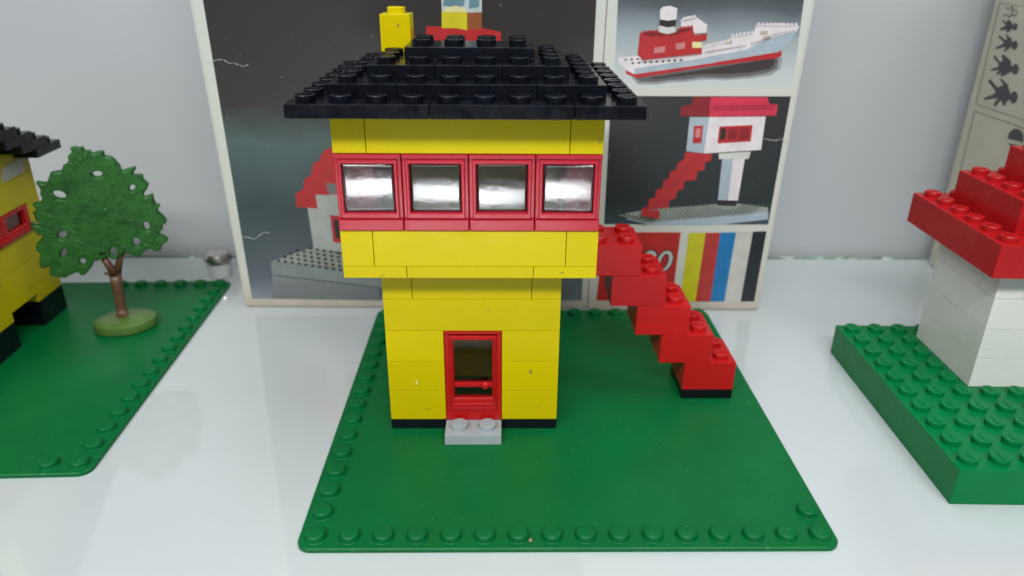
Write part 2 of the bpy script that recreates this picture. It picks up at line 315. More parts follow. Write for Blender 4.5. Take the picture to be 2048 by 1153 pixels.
def flat_poly(bm, pts, z, mi=0):
    vs = [bm.verts.new((p[0], p[1], z)) for p in pts]
    for tri in tessellate_polygon([[Vector((p[0], p[1], 0)) for p in pts]]):
        a, b, c = (vs[i] for i in tri)
        cr = (b.co - a.co).cross(c.co - a.co).z
        if abs(cr) < 1e-9: continue
        f = bm.faces.new((a, b, c) if cr > 0 else (a, c, b)); f.material_index = mi
PICTURES = {
 'large': [
  ('darkprint', [[0.416,14.226],[0.42,0.48],[16.584,0.494],[16.566,14.345]]),
  ('redprint', [[9.554,13.279],[11.799,13.238],[12.621,13.072],[12.622,12.176],[9.991,12.156],[9.509,12.31]]),
  ('yellowprint', [[10.21,13.889],[11.249,13.821],[11.235,13.13],[10.795,13.211],[10.193,13.207]]),
  ('orangeprint', [[11.269,13.822],[11.846,13.826],[11.838,13.181],[11.256,13.177]]),
  ('glassprint', [[10.219,14.994],[11.859,15.006],[11.846,13.833],[11.269,13.814],[10.856,13.987],[10.217,13.87]]),
  ('blueprint', [[10.432,14.923],[11.233,14.929],[11.136,14.082],[10.797,14.005],[10.264,14.076]]),
  ('blueprint', [[11.331,14.929],[11.741,14.932],[11.749,14.05],[11.331,13.953]]),
  ('creamprint', [[10.42,14.002],[10.799,14.08],[11.212,13.952],[11.209,13.821],[10.256,13.833]]),
  ('paperprint', [[3.721,5.296],[3.77,3.146],[5.226,3.027],[16.192,2.053],[15.94,7.42],[4.527,7.333]]),
  ('redprint', [[5.101,8.127],[4.886,8.055],[4.697,7.911],[4.569,7.695],[4.548,7.515],[4.296,7.441],[4.161,7.186],[4.1,6.966],[4.048,6.819],[3.823,6.707],[3.718,6.595],[3.613,6.147],[3.386,6.033],[3.255,5.957],[3.222,5.31],[4.184,5.241],[4.168,5.85],[4.227,5.926],[4.721,5.892],[8.204,6.332],[11.748,6.359],[11.798,10.576],[9.194,11.855],[7.585,12.223],[6.819,10.868],[6.06,9.864],[5.559,8.902]]),
  ('greyprint', [[4.715,6.491],[5.38,6.422],[5.335,5.973],[4.874,5.984],[4.755,5.87]]),
  ('redprint', [[4.725,4.921],[5.297,4.871],[5.235,3.495],[4.726,3.555]]),
  ('darkglass', [[4.861,4.704],[5.207,4.691],[5.169,3.719],[4.857,3.757]]),
  ('platetop', [[1.638,2.529],[3.663,3.265],[5.104,2.909],[15.454,2.037],[15.501,0.759],[5.034,2.207]]),
  ('plateside', [[1.636,2.513],[5.033,2.19],[15.501,0.759],[15.505,0.655],[6.745,1.164],[4.955,1.407],[1.609,1.804]]),
  ('darkglass', [[1.914,2.581],[2.028,2.656],[2.122,2.582],[2.008,2.507]]),
  ('darkglass', [[2.235,2.756],[2.349,2.831],[2.444,2.758],[2.33,2.683]]),
  ('darkglass', [[2.556,2.931],[2.669,3.005],[2.763,2.932],[2.65,2.858]]),
  ('darkglass', [[2.874,3.104],[2.987,3.178],[3.082,3.106],[2.969,3.032]]),
  ('darkglass', [[2.234,2.53],[2.349,2.605],[2.443,2.531],[2.329,2.456]]),
  ('darkglass', [[2.556,2.705],[2.669,2.78],[2.764,2.707],[2.65,2.632]]),
  ('darkglass', [[2.875,2.88],[2.989,2.954],[3.083,2.881],[2.97,2.807]]),
  ('darkglass', [[3.194,3.054],[3.306,3.128],[3.401,3.055],[3.288,2.981]]),
  ('darkglass', [[3.51,3.227],[3.623,3.301],[3.717,3.228],[3.605,3.155]]),
  ('darkglass', [[2.555,2.478],[2.67,2.554],[2.764,2.48],[2.65,2.405]]),
  ('darkglass', [[2.876,2.654],[2.99,2.729],[3.085,2.656],[2.971,2.581]]),
  ('darkglass', [[3.195,2.829],[3.308,2.904],[3.403,2.831],[3.29,2.756]]),
  ('darkglass', [[3.513,3.003],[3.626,3.077],[3.721,3.005],[3.608,2.93]]),
  ('darkglass', [[3.829,3.177],[3.941,3.25],[4.037,3.178],[3.925,3.104]]),
  ('darkglass', [[2.877,2.427],[2.991,2.502],[3.086,2.429],[2.972,2.353]]),
  ('darkglass', [[3.197,2.603],[3.311,2.678],[3.406,2.605],[3.292,2.53]]),
  ('darkglass', [[3.516,2.778],[3.629,2.853],[3.724,2.78],[3.611,2.705]]),
  ('darkglass', [[3.833,2.953],[3.945,3.027],[4.041,2.954],[3.929,2.88]]),
  ('darkglass', [[4.149,3.126],[4.261,3.2],[4.356,3.128],[4.245,3.054]]),
  ('darkglass', [[3.199,2.376],[3.313,2.451],[3.408,2.377],[3.295,2.302]]),
  ('darkglass', [[3.519,2.552],[3.632,2.627],[3.727,2.554],[3.614,2.478]]),
  ('darkglass', [[3.837,2.727],[3.949,2.802],[4.045,2.729],[3.933,2.654]]),
  ('darkglass', [[4.154,2.902],[4.266,2.976],[4.361,2.904],[4.249,2.829]]),
  ('darkglass', [[4.469,3.076],[4.58,3.15],[4.676,3.077],[4.565,3.003]]),
  ('darkglass', [[3.521,2.324],[3.635,2.4],[3.731,2.326],[3.617,2.25]]),
  ('darkglass', [[3.841,2.501],[3.953,2.576],[4.05,2.502],[3.937,2.427]]),
  ('darkglass', [[4.158,2.676],[4.271,2.751],[4.367,2.678],[4.254,2.603]]),
  ('darkglass', [[4.475,2.851],[4.586,2.926],[4.683,2.853],[4.571,2.778]]),
  ('darkglass', [[4.789,3.025],[4.901,3.1],[4.997,3.027],[4.886,2.953]]),
  ('darkglass', [[3.844,2.273],[3.958,2.348],[4.054,2.274],[3.941,2.199]]),
  ('darkglass', [[4.163,2.449],[4.276,2.525],[4.372,2.451],[4.259,2.376]]),
  ('darkglass', [[4.48,2.625],[4.592,2.7],[4.689,2.627],[4.577,2.552]]),
  ('darkglass', [[4.796,2.8],[4.907,2.875],[5.004,2.802],[4.892,2.727]]),
  ('darkglass', [[4.168,2.221],[4.281,2.297],[4.377,2.223],[4.264,2.147]]),
  ('darkglass', [[4.486,2.398],[4.598,2.474],[4.695,2.4],[4.583,2.324]]),
  ('darkglass', [[4.802,2.574],[4.914,2.649],[5.011,2.576],[4.899,2.501]]),
  ('darkglass', [[4.491,2.17],[4.604,2.245],[4.701,2.171],[4.589,2.095]]),
  ('darkglass', [[4.809,2.347],[4.921,2.422],[5.018,2.348],[4.906,2.273]]),
  ('darkglass', [[4.816,2.118],[4.928,2.194],[5.026,2.119],[4.913,2.043]]),
  ('tableprint', [[1.608,1.795],[6.744,1.147],[6.695,0.499],[1.432,0.562]]),
  ('paper', [[0.228,11.777],[0.331,11.776],[0.447,11.818],[0.512,11.801],[0.58,11.843],[0.665,11.857],[0.711,11.887],[0.763,11.9],[0.817,11.882],[0.873,11.898],[0.949,11.907],[1.014,11.866],[1.064,11.884],[1.141,11.841],[1.182,11.782],[1.235,11.757],[1.298,11.756],[1.375,11.741],[1.478,11.768],[1.507,11.745],[1.608,11.709],[1.654,11.674],[1.706,11.668],[1.753,11.644],[1.819,11.624],[1.9,11.651],[1.986,11.69],[2.049,11.737],[2.045,11.711],[1.981,11.659],[1.898,11.64],[1.817,11.607],[1.752,11.634],[1.703,11.648],[1.654,11.671],[1.603,11.681],[1.503,11.718],[1.477,11.76],[1.374,11.731],[1.295,11.737],[1.232,11.737],[1.181,11.775],[1.135,11.808],[1.059,11.859],[1.013,11.862],[0.947,11.892],[0.869,11.876],[0.815,11.867],[0.761,11.889],[0.707,11.861],[0.662,11.841],[0.577,11.824],[0.507,11.768],[0.442,11.792],[0.33,11.771],[0.223,11.754]]),
  ('paper', [[0.506,11.705],[0.534,11.665],[0.573,11.655],[0.562,11.588],[0.6,11.556],[0.656,11.492],[0.656,11.433],[0.654,11.424],[0.655,11.483],[0.599,11.55],[0.561,11.584],[0.571,11.647],[0.533,11.662],[0.504,11.694]]),
  ('paper', [[0.203,3.854],[0.276,3.805],[0.365,3.81],[0.389,3.732],[0.474,3.788],[0.581,3.806],[0.638,3.838],[0.689,3.846],[0.74,3.788],[0.796,3.798],[0.878,3.796],[0.945,3.72],[0.991,3.721],[1.103,3.754],[1.174,3.8],[1.257,3.865],[1.347,3.937],[1.454,3.979],[1.592,4.082],[1.631,4.065],[1.763,4.053],[1.817,4.027],[1.815,4.014],[1.757,4.015],[1.628,4.046],[1.589,4.063],[1.45,3.954],[1.34,3.893],[1.252,3.833],[1.17,3.774],[1.1,3.737],[0.986,3.69],[0.942,3.701],[0.872,3.758],[0.789,3.754],[0.737,3.77],[0.683,3.812],[0.633,3.805],[0.577,3.783],[0.472,3.773],[0.385,3.707],[0.361,3.784],[0.274,3.796],[0.198,3.823]]),
 ],
 'ship': [
  ('shipback', [[17.327,14.351],[17.44,10.846],[25.043,10.92],[24.823,14.407]]),
  ('shadeouter', [[18.125,11.31],[20.576,11.658],[24.249,12.296],[24.417,12.054],[24.398,11.687],[24.024,11.412],[23.244,11.274],[22.239,11.2],[21.137,11.208],[20.388,11.102],[19.797,11.073],[19.212,10.985],[18.448,10.987]]),
  ('shadowsoft', [[18.298,11.253],[20.581,11.617],[24.18,12.214],[24.264,11.972],[24.23,11.686],[23.799,11.493],[23.143,11.372],[22.143,11.282],[21.125,11.307],[20.376,11.202],[19.787,11.173],[19.202,11.093],[18.523,11.105]]),
  ('shadowprint', [[18.932,11.258],[21.416,11.664],[24.071,12.117],[24.133,11.906],[23.936,11.683],[23.286,11.539],[22.288,11.449],[21.108,11.44],[20.024,11.324],[19.19,11.21]]),
  ('redprint', [[17.875,11.58],[18.259,11.418],[21.387,11.885],[24.196,12.36],[24.301,12.473],[24.346,12.216],[24.197,12.117],[21.403,11.763],[18.358,11.245],[17.904,11.432]]),
  ('whiteprint', [[17.519,12.084],[18.347,12.155],[20.975,12.496],[21.203,12.657],[22.094,12.799],[22.112,12.958],[23.038,13.098],[23.083,13.435],[24.037,13.505],[24.857,13.409],[24.794,13.174],[24.585,12.738],[24.307,12.441],[21.388,11.877],[18.26,11.41],[17.892,11.581],[17.578,11.84]]),
  ('blueshade', [[18.241,11.641],[21.025,12.094],[22.809,12.446],[23.725,12.93],[24.794,13.174],[24.585,12.738],[24.307,12.441],[21.387,11.885],[18.259,11.418]]),
  ('darkglass', [[17.775,12.004],[17.847,12.046],[17.926,12.006],[17.854,11.956]]),
  ('darkglass', [[18.08,11.86],[18.159,11.91],[18.246,11.87],[18.167,11.82]]),
  ('darkglass', [[18.025,12.023],[18.096,12.064],[18.175,12.024],[18.104,11.974]]),
  ('darkglass', [[18.329,11.878],[18.409,11.928],[18.496,11.888],[18.417,11.838]]),
  ('darkglass', [[18.274,12.041],[18.345,12.082],[18.424,12.042],[18.353,11.993]]),
  ('darkglass', [[18.579,11.897],[18.658,11.946],[18.746,11.906],[18.666,11.857]]),
  ('darkglass', [[18.523,12.059],[18.594,12.1],[18.673,12.06],[18.602,12.011]]),
  ('darkglass', [[18.829,11.915],[18.908,11.964],[18.995,11.924],[18.916,11.875]]),
  ('darkglass', [[19.078,11.933],[19.157,11.982],[19.245,11.942],[19.166,11.893]]),
  ('darkglass', [[19.327,11.951],[19.406,12.0],[19.494,11.96],[19.415,11.911]]),
  ('darkglass', [[19.577,11.969],[19.655,12.019],[19.743,11.979],[19.665,11.929]]),
  ('darkglass', [[19.826,11.987],[19.904,12.037],[19.992,11.997],[19.914,11.947]]),
  ('darkglass', [[20.075,12.005],[20.153,12.055],[20.241,12.015],[20.163,11.965]]),
  ('redprint', [[18.349,13.087],[18.755,13.145],[19.171,13.093],[19.825,13.137],[19.894,13.255],[20.54,13.338],[20.643,12.828],[20.975,12.496],[21.005,12.255],[18.571,11.986],[18.326,12.211]]),
  ('darkred', [[18.39,13.087],[18.753,13.169],[19.825,13.137],[19.894,13.255],[20.542,13.323],[20.392,13.204],[19.84,12.996],[18.775,12.933]]),
  ('paper', [[19.103,13.367],[19.758,13.371],[19.802,13.121],[19.465,13.04],[19.126,13.132]]),
  ('whiteprint', [[19.082,13.984],[19.192,14.099],[19.471,14.139],[19.781,14.05],[19.788,13.62],[19.45,13.571],[19.119,13.615]]),
  ('darkglass', [[19.119,13.615],[19.45,13.571],[19.788,13.62],[19.784,13.356],[19.462,13.307],[19.11,13.382]]),
  ('whiteprint', [[19.974,13.629],[20.246,13.747],[20.575,13.726],[21.079,13.42],[21.078,13.107],[20.572,13.08],[20.499,13.338],[20.011,13.311]]),
  ('redprint', [[20.581,13.001],[21.114,13.084],[21.117,12.808],[20.614,12.733]]),
  ('creamprint', [[20.546,12.748],[20.944,12.735],[20.973,12.512],[20.574,12.509]]),
  ('pinkprint', [[18.997,12.513],[19.44,12.564],[19.448,12.324],[19.004,12.272]]),
  ('pinkprint', [[19.875,12.679],[20.25,12.73],[20.263,12.475],[19.903,12.424]]),
  ('tanprint', [[23.291,13.061],[23.304,13.187],[23.577,13.22],[23.631,13.095]]),
  ('tanprint', [[21.862,12.678],[21.878,12.806],[22.154,12.839],[22.205,12.713]]),
  ('tanprint', [[23.447,12.865],[23.459,12.991],[23.734,13.025],[23.788,12.899]]),
  ('whiteprint', [[21.005,12.498],[20.989,12.625],[21.072,12.626],[21.088,12.498]]),
  ('whiteprint', [[21.146,12.534],[21.13,12.661],[21.212,12.662],[21.229,12.534]]),
  ('whiteprint', [[21.287,12.57],[21.27,12.697],[21.353,12.698],[21.37,12.57]]),
  ('whiteprint', [[21.427,12.606],[21.41,12.733],[21.493,12.734],[21.51,12.606]]),
  ('whiteprint', [[21.567,12.642],[21.55,12.769],[21.633,12.769],[21.65,12.642]]),
  ('whiteprint', [[21.707,12.678],[21.69,12.805],[21.772,12.805],[21.79,12.678]]),
  ('whiteprint', [[21.847,12.713],[21.829,12.84],[21.912,12.841],[21.93,12.714]]),
  ('whiteprint', [[21.987,12.749],[21.969,12.876],[22.051,12.877],[22.07,12.75]]),
  ('whiteprint', [[22.143,12.946],[22.125,13.072],[22.224,13.073],[22.242,12.947]]),
  ('whiteprint', [[22.298,12.971],[22.279,13.097],[22.378,13.097],[22.397,12.972]]),
  ('whiteprint', [[22.452,12.996],[22.433,13.121],[22.532,13.122],[22.551,12.996]]),
  ('whiteprint', [[22.606,13.02],[22.587,13.146],[22.686,13.147],[22.705,13.021]]),
  ('whiteprint', [[22.76,13.045],[22.741,13.171],[22.839,13.172],[22.859,13.046]]),
  ('whiteprint', [[22.914,13.07],[22.895,13.196],[22.993,13.196],[23.013,13.071]]),
  ('whiteprint', [[23.124,13.404],[23.105,13.52],[23.203,13.521],[23.222,13.405]]),
  ('whiteprint', [[23.294,13.404],[23.275,13.521],[23.373,13.522],[23.392,13.405]]),
  ('whiteprint', [[23.465,13.405],[23.445,13.521],[23.543,13.522],[23.563,13.406]]),
  ('whiteprint', [[23.635,13.405],[23.615,13.522],[23.713,13.523],[23.733,13.406]]),
  ('whiteprint', [[23.805,13.406],[23.785,13.522],[23.883,13.523],[23.904,13.407]]),
  ('whiteprint', [[23.976,13.406],[23.955,13.523],[24.053,13.524],[24.074,13.407]]),
  ('whiteprint', [[24.146,13.407],[24.125,13.523],[24.223,13.524],[24.244,13.408]]),
  ('whiteprint', [[24.316,13.407],[24.295,13.524],[24.394,13.525],[24.415,13.408]]),
  ('whiteprint', [[24.487,13.408],[24.466,13.524],[24.564,13.525],[24.585,13.409]]),
  ('whiteprint', [[24.657,13.408],[24.636,13.525],[24.734,13.526],[24.755,13.409]]),
  ('greyprint', [[21.144,12.33],[21.139,12.37],[21.205,12.37],[21.211,12.33]]),
  ('greyprint', [[21.255,12.349],[21.25,12.389],[21.317,12.39],[21.322,12.349]]),
  ('greyprint', [[21.367,12.368],[21.361,12.408],[21.428,12.409],[21.433,12.368]]),
  ('greyprint', [[21.478,12.387],[21.472,12.427],[21.539,12.428],[21.544,12.387]]),
  ('greyprint', [[21.589,12.406],[21.583,12.446],[21.65,12.447],[21.655,12.406]]),
  ('greyprint', [[21.7,12.425],[21.694,12.465],[21.761,12.466],[21.766,12.426]]),
  ('greyprint', [[21.811,12.444],[21.805,12.484],[21.872,12.485],[21.877,12.445]]),
  ('greyprint', [[21.922,12.463],[21.916,12.503],[21.982,12.504],[21.988,12.464]]),
  ('greyprint', [[22.033,12.482],[22.027,12.522],[22.093,12.522],[22.099,12.483]]),
  ('greyprint', [[22.143,12.501],[22.138,12.541],[22.204,12.541],[22.21,12.501]]),
  ('greyprint', [[22.254,12.52],[22.248,12.56],[22.315,12.56],[22.32,12.52]]),
  ('greyprint', [[22.365,12.539],[22.359,12.579],[22.425,12.579],[22.431,12.539]]),
  ('greyprint', [[22.475,12.558],[22.469,12.598],[22.536,12.598],[22.542,12.558]]),
  ('greyprint', [[22.586,12.577],[22.58,12.617],[22.646,12.617],[22.652,12.577]]),
  ('greyprint', [[22.696,12.596],[22.69,12.636],[22.757,12.636],[22.763,12.596]]),
  ('greyprint', [[22.959,12.673],[22.953,12.712],[23.019,12.713],[23.025,12.673]]),
  ('greyprint', [[23.057,12.709],[23.05,12.749],[23.116,12.749],[23.123,12.71]]),
  ('greyprint', [[23.154,12.746],[23.148,12.785],[23.214,12.786],[23.22,12.746]]),
  ('greyprint', [[23.252,12.782],[23.245,12.822],[23.311,12.822],[23.318,12.783]]),
  ('greyprint', [[23.349,12.818],[23.343,12.858],[23.409,12.859],[23.415,12.819]]),
  ('greyprint', [[23.447,12.855],[23.44,12.894],[23.506,12.895],[23.513,12.855]]),
  ('greyprint', [[23.544,12.891],[23.537,12.931],[23.603,12.931],[23.61,12.892]]),
  ('greyprint', [[23.641,12.928],[23.634,12.967],[23.7,12.968],[23.707,12.928]]),
  ('greyprint', [[23.773,13.036],[23.766,13.075],[23.832,13.076],[23.839,13.036]]),
  ('greyprint', [[23.883,13.058],[23.877,13.097],[23.942,13.097],[23.949,13.058]]),
  ('greyprint', [[23.994,13.079],[23.987,13.119],[24.053,13.119],[24.06,13.08]]),
  ('greyprint', [[24.105,13.101],[24.098,13.14],[24.163,13.141],[24.17,13.102]]),
  ('greyprint', [[24.215,13.123],[24.208,13.162],[24.274,13.163],[24.281,13.123]]),
  ('greyprint', [[24.326,13.145],[24.319,13.184],[24.384,13.184],[24.391,13.145]]),
  ('greyprint', [[24.436,13.167],[24.429,13.206],[24.494,13.206],[24.502,13.167]]),
  ('greyprint', [[24.546,13.188],[24.539,13.227],[24.605,13.228],[24.612,13.189]]),
  ('greyprint', [[24.656,13.21],[24.649,13.249],[24.715,13.25],[24.722,13.21]]),
  ('redprint', [[18.452,13.07],[18.442,13.18],[18.54,13.181],[18.55,13.071]]),
  ('redprint', [[18.619,13.083],[18.609,13.193],[18.707,13.194],[18.718,13.084]]),
  ('redprint', [[18.786,13.096],[18.776,13.206],[18.875,13.207],[18.885,13.097]]),
  ('redprint', [[18.954,13.109],[18.943,13.219],[19.042,13.22],[19.052,13.11]]),
  ('redprint', [[19.959,13.241],[19.947,13.35],[20.045,13.351],[20.057,13.242]]),
  ('redprint', [[20.1,13.26],[20.088,13.369],[20.186,13.37],[20.199,13.261]]),
  ('redprint', [[20.242,13.279],[20.229,13.388],[20.327,13.388],[20.34,13.279]]),
  ('redprint', [[20.383,13.297],[20.37,13.406],[20.468,13.407],[20.482,13.298]]),
  ('whiteprint', [[20.053,13.62],[20.042,13.72],[20.139,13.721],[20.151,13.621]]),
  ('whiteprint', [[20.189,13.648],[20.177,13.748],[20.275,13.749],[20.286,13.649]]),
  ('whiteprint', [[20.324,13.676],[20.312,13.776],[20.41,13.777],[20.422,13.677]]),
  ('whiteprint', [[20.459,13.704],[20.447,13.804],[20.545,13.805],[20.557,13.705]]),
  ('greyprint', [[18.486,11.962],[18.48,12.027],[18.547,12.027],[18.553,11.962]]),
  ('greyprint', [[18.627,11.981],[18.621,12.045],[18.688,12.046],[18.694,11.981]]),
  ('greyprint', [[18.768,11.999],[18.762,12.064],[18.828,12.065],[18.835,12.0]]),
  ('greyprint', [[18.909,12.018],[18.902,12.083],[18.969,12.083],[18.975,12.018]]),
  ('greyprint', [[19.049,12.037],[19.043,12.102],[19.11,12.102],[19.116,12.037]]),
  ('greyprint', [[19.19,12.055],[19.184,12.12],[19.25,12.121],[19.257,12.056]]),
  ('greyprint', [[19.331,12.074],[19.324,12.139],[19.391,12.139],[19.398,12.075]]),
  ('greyprint', [[19.471,12.093],[19.465,12.157],[19.531,12.158],[19.538,12.093]]),
  ('greyprint', [[19.612,12.111],[19.605,12.176],[19.672,12.177],[19.679,12.112]]),
  ('greyprint', [[19.752,12.13],[19.745,12.195],[19.812,12.195],[19.819,12.131]]),
  ('greyprint', [[19.893,12.149],[19.886,12.213],[19.952,12.214],[19.959,12.149]]),
  ('greyprint', [[20.033,12.167],[20.026,12.232],[20.092,12.232],[20.1,12.168]]),
  ('greyprint', [[20.173,12.186],[20.166,12.251],[20.232,12.251],[20.24,12.187]]),
  ('greyprint', [[20.313,12.205],[20.306,12.269],[20.372,12.27],[20.38,12.205]]),
  ('greyprint', [[20.453,12.223],[20.446,12.288],[20.512,12.288],[20.52,12.224]]),
  ('greyprint', [[20.593,12.242],[20.586,12.306],[20.652,12.307],[20.66,12.242]]),
  ('greyprint', [[20.733,12.261],[20.725,12.325],[20.792,12.325],[20.8,12.261]]),
 ],
 'stilt': [
  ('stiltback', [[17.337,10.49],[17.423,4.558],[25.068,4.597],[25.046,10.531]]),
  ('darkred', [[20.845,10.474],[21.614,10.48],[21.62,10.113],[20.829,10.107]]),
  ('pinkred', [[21.614,10.48],[24.033,10.498],[24.191,10.175],[21.622,10.095]]),
  ('darkred', [[20.383,10.017],[20.543,10.122],[21.618,10.13],[21.682,9.637],[20.391,9.645]]),
  ('pinkred', [[21.618,10.13],[24.487,10.203],[24.549,10.092],[24.547,9.702],[21.684,9.62]]),
  ('blueshade', [[20.82,9.605],[21.66,9.611],[21.633,7.987],[20.84,8.09]]),
  ('whiteprint', [[21.66,9.611],[24.105,9.656],[24.149,8.17],[21.633,7.987]]),
  ('redprint', [[22.158,9.203],[23.601,9.284],[23.63,8.546],[22.174,8.445]]),
  ('darkglass', [[22.231,9.115],[22.472,9.134],[22.489,8.645],[22.251,8.589]]),
  ('darkred', [[22.571,9.117],[22.969,9.138],[22.989,8.649],[22.593,8.592]]),
  ('darkred', [[23.059,9.121],[23.475,9.142],[23.499,8.653],[23.085,8.596]]),
  ('redprint', [[21.04,9.221],[21.447,9.241],[21.466,8.466],[21.081,8.445]]),
  ('pinkprint', [[21.141,9.107],[21.365,9.126],[21.365,8.708],[21.157,8.689]]),
  ('redprint', [[20.827,8.054],[20.789,7.999],[20.778,7.706],[20.53,7.538],[20.492,7.24],[20.235,7.126],[20.214,6.816],[19.971,6.72],[19.953,6.368],[19.689,6.29],[19.671,5.905],[19.414,5.825],[19.384,5.465],[19.117,5.365],[19.079,5.069],[19.944,4.907],[20.05,5.046],[20.061,5.303],[20.327,5.403],[20.343,5.764],[20.622,5.893],[20.655,6.249],[20.904,6.299],[20.93,6.699],[21.43,6.75],[21.45,7.173],[21.751,7.203],[21.753,7.602],[21.989,7.641],[22.007,7.972]]),
  ('paper', [[22.297,7.992],[23.7,8.094],[23.665,7.755],[22.332,7.736]]),
  ('blueshade', [[22.484,7.737],[22.964,7.741],[23.011,5.785],[22.552,5.801]]),
  ('whiteprint', [[22.964,7.741],[23.487,7.754],[23.468,5.788],[23.011,5.785]]),
  ('platetop', [[17.993,5.031],[19.126,5.266],[22.577,5.616],[23.49,5.643],[24.895,5.458],[24.959,5.242],[19.46,4.644]]),
  ('darkglass', [[22.552,5.801],[23.468,5.788],[23.418,5.505],[22.542,5.538]]),
  ('blueshade', [[19.46,4.644],[24.959,5.242],[25.013,4.866],[22.81,4.589],[19.467,4.564]]),
  ('steelprint', [[19.847,5.419],[19.916,5.469],[19.948,5.42],[19.88,5.37]]),
  ('steelprint', [[19.731,5.291],[19.8,5.34],[19.832,5.292],[19.763,5.242]]),
  ('steelprint', [[19.614,5.162],[19.683,5.212],[19.716,5.163],[19.647,5.113]]),
  ('steelprint', [[19.498,5.032],[19.567,5.082],[19.599,5.033],[19.53,4.983]]),
  ('steelprint', [[19.38,4.902],[19.45,4.953],[19.482,4.903],[19.412,4.853]]),
  ('steelprint', [[19.262,4.772],[19.332,4.822],[19.364,4.773],[19.295,4.722]]),
  ('steelprint', [[20.071,5.43],[20.14,5.479],[20.172,5.431],[20.104,5.381]]),
  ('steelprint', [[19.955,5.304],[20.024,5.353],[20.056,5.305],[19.988,5.255]]),
  ('steelprint', [[19.839,5.177],[19.908,5.227],[19.94,5.178],[19.871,5.128]]),
  ('steelprint', [[19.722,5.05],[19.791,5.1],[19.824,5.051],[19.755,5.001]]),
  ('steelprint', [[19.605,4.923],[19.674,4.973],[19.707,4.924],[19.637,4.874]]),
  ('steelprint', [[19.487,4.795],[19.557,4.846],[19.589,4.796],[19.52,4.746]]),
  ('steelprint', [[20.295,5.44],[20.363,5.49],[20.396,5.441],[20.328,5.392]]),
  ('steelprint', [[20.179,5.317],[20.248,5.366],[20.28,5.318],[20.212,5.268]]),
  ('steelprint', [[20.063,5.193],[20.132,5.243],[20.164,5.194],[20.096,5.144]]),
  ('steelprint', [[19.946,5.068],[20.015,5.118],[20.048,5.069],[19.979,5.019]]),
  ('steelprint', [[19.829,4.944],[19.898,4.994],[19.931,4.944],[19.862,4.894]]),
  ('steelprint', [[19.712,4.818],[19.781,4.869],[19.814,4.819],[19.745,4.769]]),
  ('steelprint', [[20.519,5.451],[20.587,5.5],[20.62,5.452],[20.552,5.402]]),
  ('steelprint', [[20.403,5.33],[20.472,5.379],[20.504,5.331],[20.436,5.281]]),
  ('steelprint', [[20.287,5.208],[20.356,5.258],[20.388,5.209],[20.32,5.159]]),
  ('steelprint', [[20.171,5.086],[20.239,5.136],[20.272,5.087],[20.204,5.037]]),
  ('steelprint', [[20.054,4.964],[20.123,5.014],[20.155,4.965],[20.087,4.915]]),
  ('steelprint', [[19.937,4.842],[20.006,4.892],[20.038,4.842],[19.969,4.792]]),
  ('steelprint', [[20.743,5.461],[20.811,5.511],[20.844,5.462],[20.776,5.413]]),
  ('steelprint', [[20.627,5.343],[20.695,5.392],[20.728,5.344],[20.66,5.294]]),
  ('steelprint', [[20.511,5.224],[20.58,5.274],[20.613,5.225],[20.544,5.175]]),
  ('steelprint', [[20.395,5.105],[20.463,5.154],[20.496,5.105],[20.428,5.055]]),
  ('steelprint', [[20.278,4.985],[20.347,5.035],[20.38,4.986],[20.311,4.935]]),
  ('steelprint', [[20.161,4.865],[20.23,4.915],[20.263,4.865],[20.194,4.815]]),
  ('steelprint', [[20.967,5.472],[21.034,5.521],[21.068,5.473],[21.0,5.423]]),
  ('steelprint', [[20.851,5.356],[20.919,5.405],[20.952,5.357],[20.884,5.307]]),
  ('steelprint', [[20.735,5.239],[20.803,5.289],[20.837,5.24],[20.768,5.19]]),
  ('steelprint', [[20.619,5.123],[20.687,5.172],[20.72,5.123],[20.652,5.073]]),
  ('steelprint', [[20.502,5.005],[20.571,5.055],[20.604,5.006],[20.535,4.956]]),
  ('steelprint', [[20.385,4.888],[20.454,4.938],[20.487,4.889],[20.418,4.838]]),
  ('steelprint', [[21.19,5.482],[21.258,5.532],[21.291,5.483],[21.224,5.434]]),
  ('steelprint', [[21.075,5.369],[21.143,5.418],[21.176,5.37],[21.108,5.32]]),
  ('steelprint', [[20.959,5.255],[21.027,5.305],[21.06,5.256],[20.992,5.206]]),
  ('steelprint', [[20.843,5.141],[20.911,5.19],[20.944,5.141],[20.876,5.091]]),
  ('steelprint', [[20.727,5.026],[20.795,5.076],[20.828,5.027],[20.76,4.977]]),
  ('steelprint', [[20.61,4.911],[20.678,4.961],[20.711,4.912],[20.643,4.861]]),
  ('steelprint', [[21.414,5.493],[21.481,5.542],[21.515,5.494],[21.447,5.444]]),
  ('steelprint', [[21.299,5.382],[21.366,5.431],[21.4,5.383],[21.332,5.333]]),
  ('steelprint', [[21.183,5.27],[21.251,5.32],[21.284,5.271],[21.216,5.221]]),
  ('steelprint', [[21.067,5.159],[21.135,5.208],[21.168,5.159],[21.1,5.109]]),
  ('steelprint', [[20.951,5.046],[21.019,5.096],[21.052,5.047],[20.984,4.997]]),
  ('steelprint', [[20.834,4.934],[20.902,4.984],[20.935,4.935],[20.867,4.885]]),
  ('steelprint', [[21.638,5.503],[21.705,5.553],[21.739,5.504],[21.671,5.455]]),
  ('steelprint', [[21.522,5.395],[21.59,5.444],[21.623,5.396],[21.556,5.346]]),
  ('steelprint', [[21.407,5.286],[21.474,5.336],[21.508,5.287],[21.44,5.237]]),
  ('steelprint', [[21.291,5.177],[21.359,5.226],[21.392,5.177],[21.324,5.127]]),
  ('steelprint', [[21.174,5.067],[21.242,5.117],[21.276,5.068],[21.208,5.018]]),
  ('steelprint', [[21.058,4.957],[21.126,5.007],[21.159,4.958],[21.091,4.908]]),
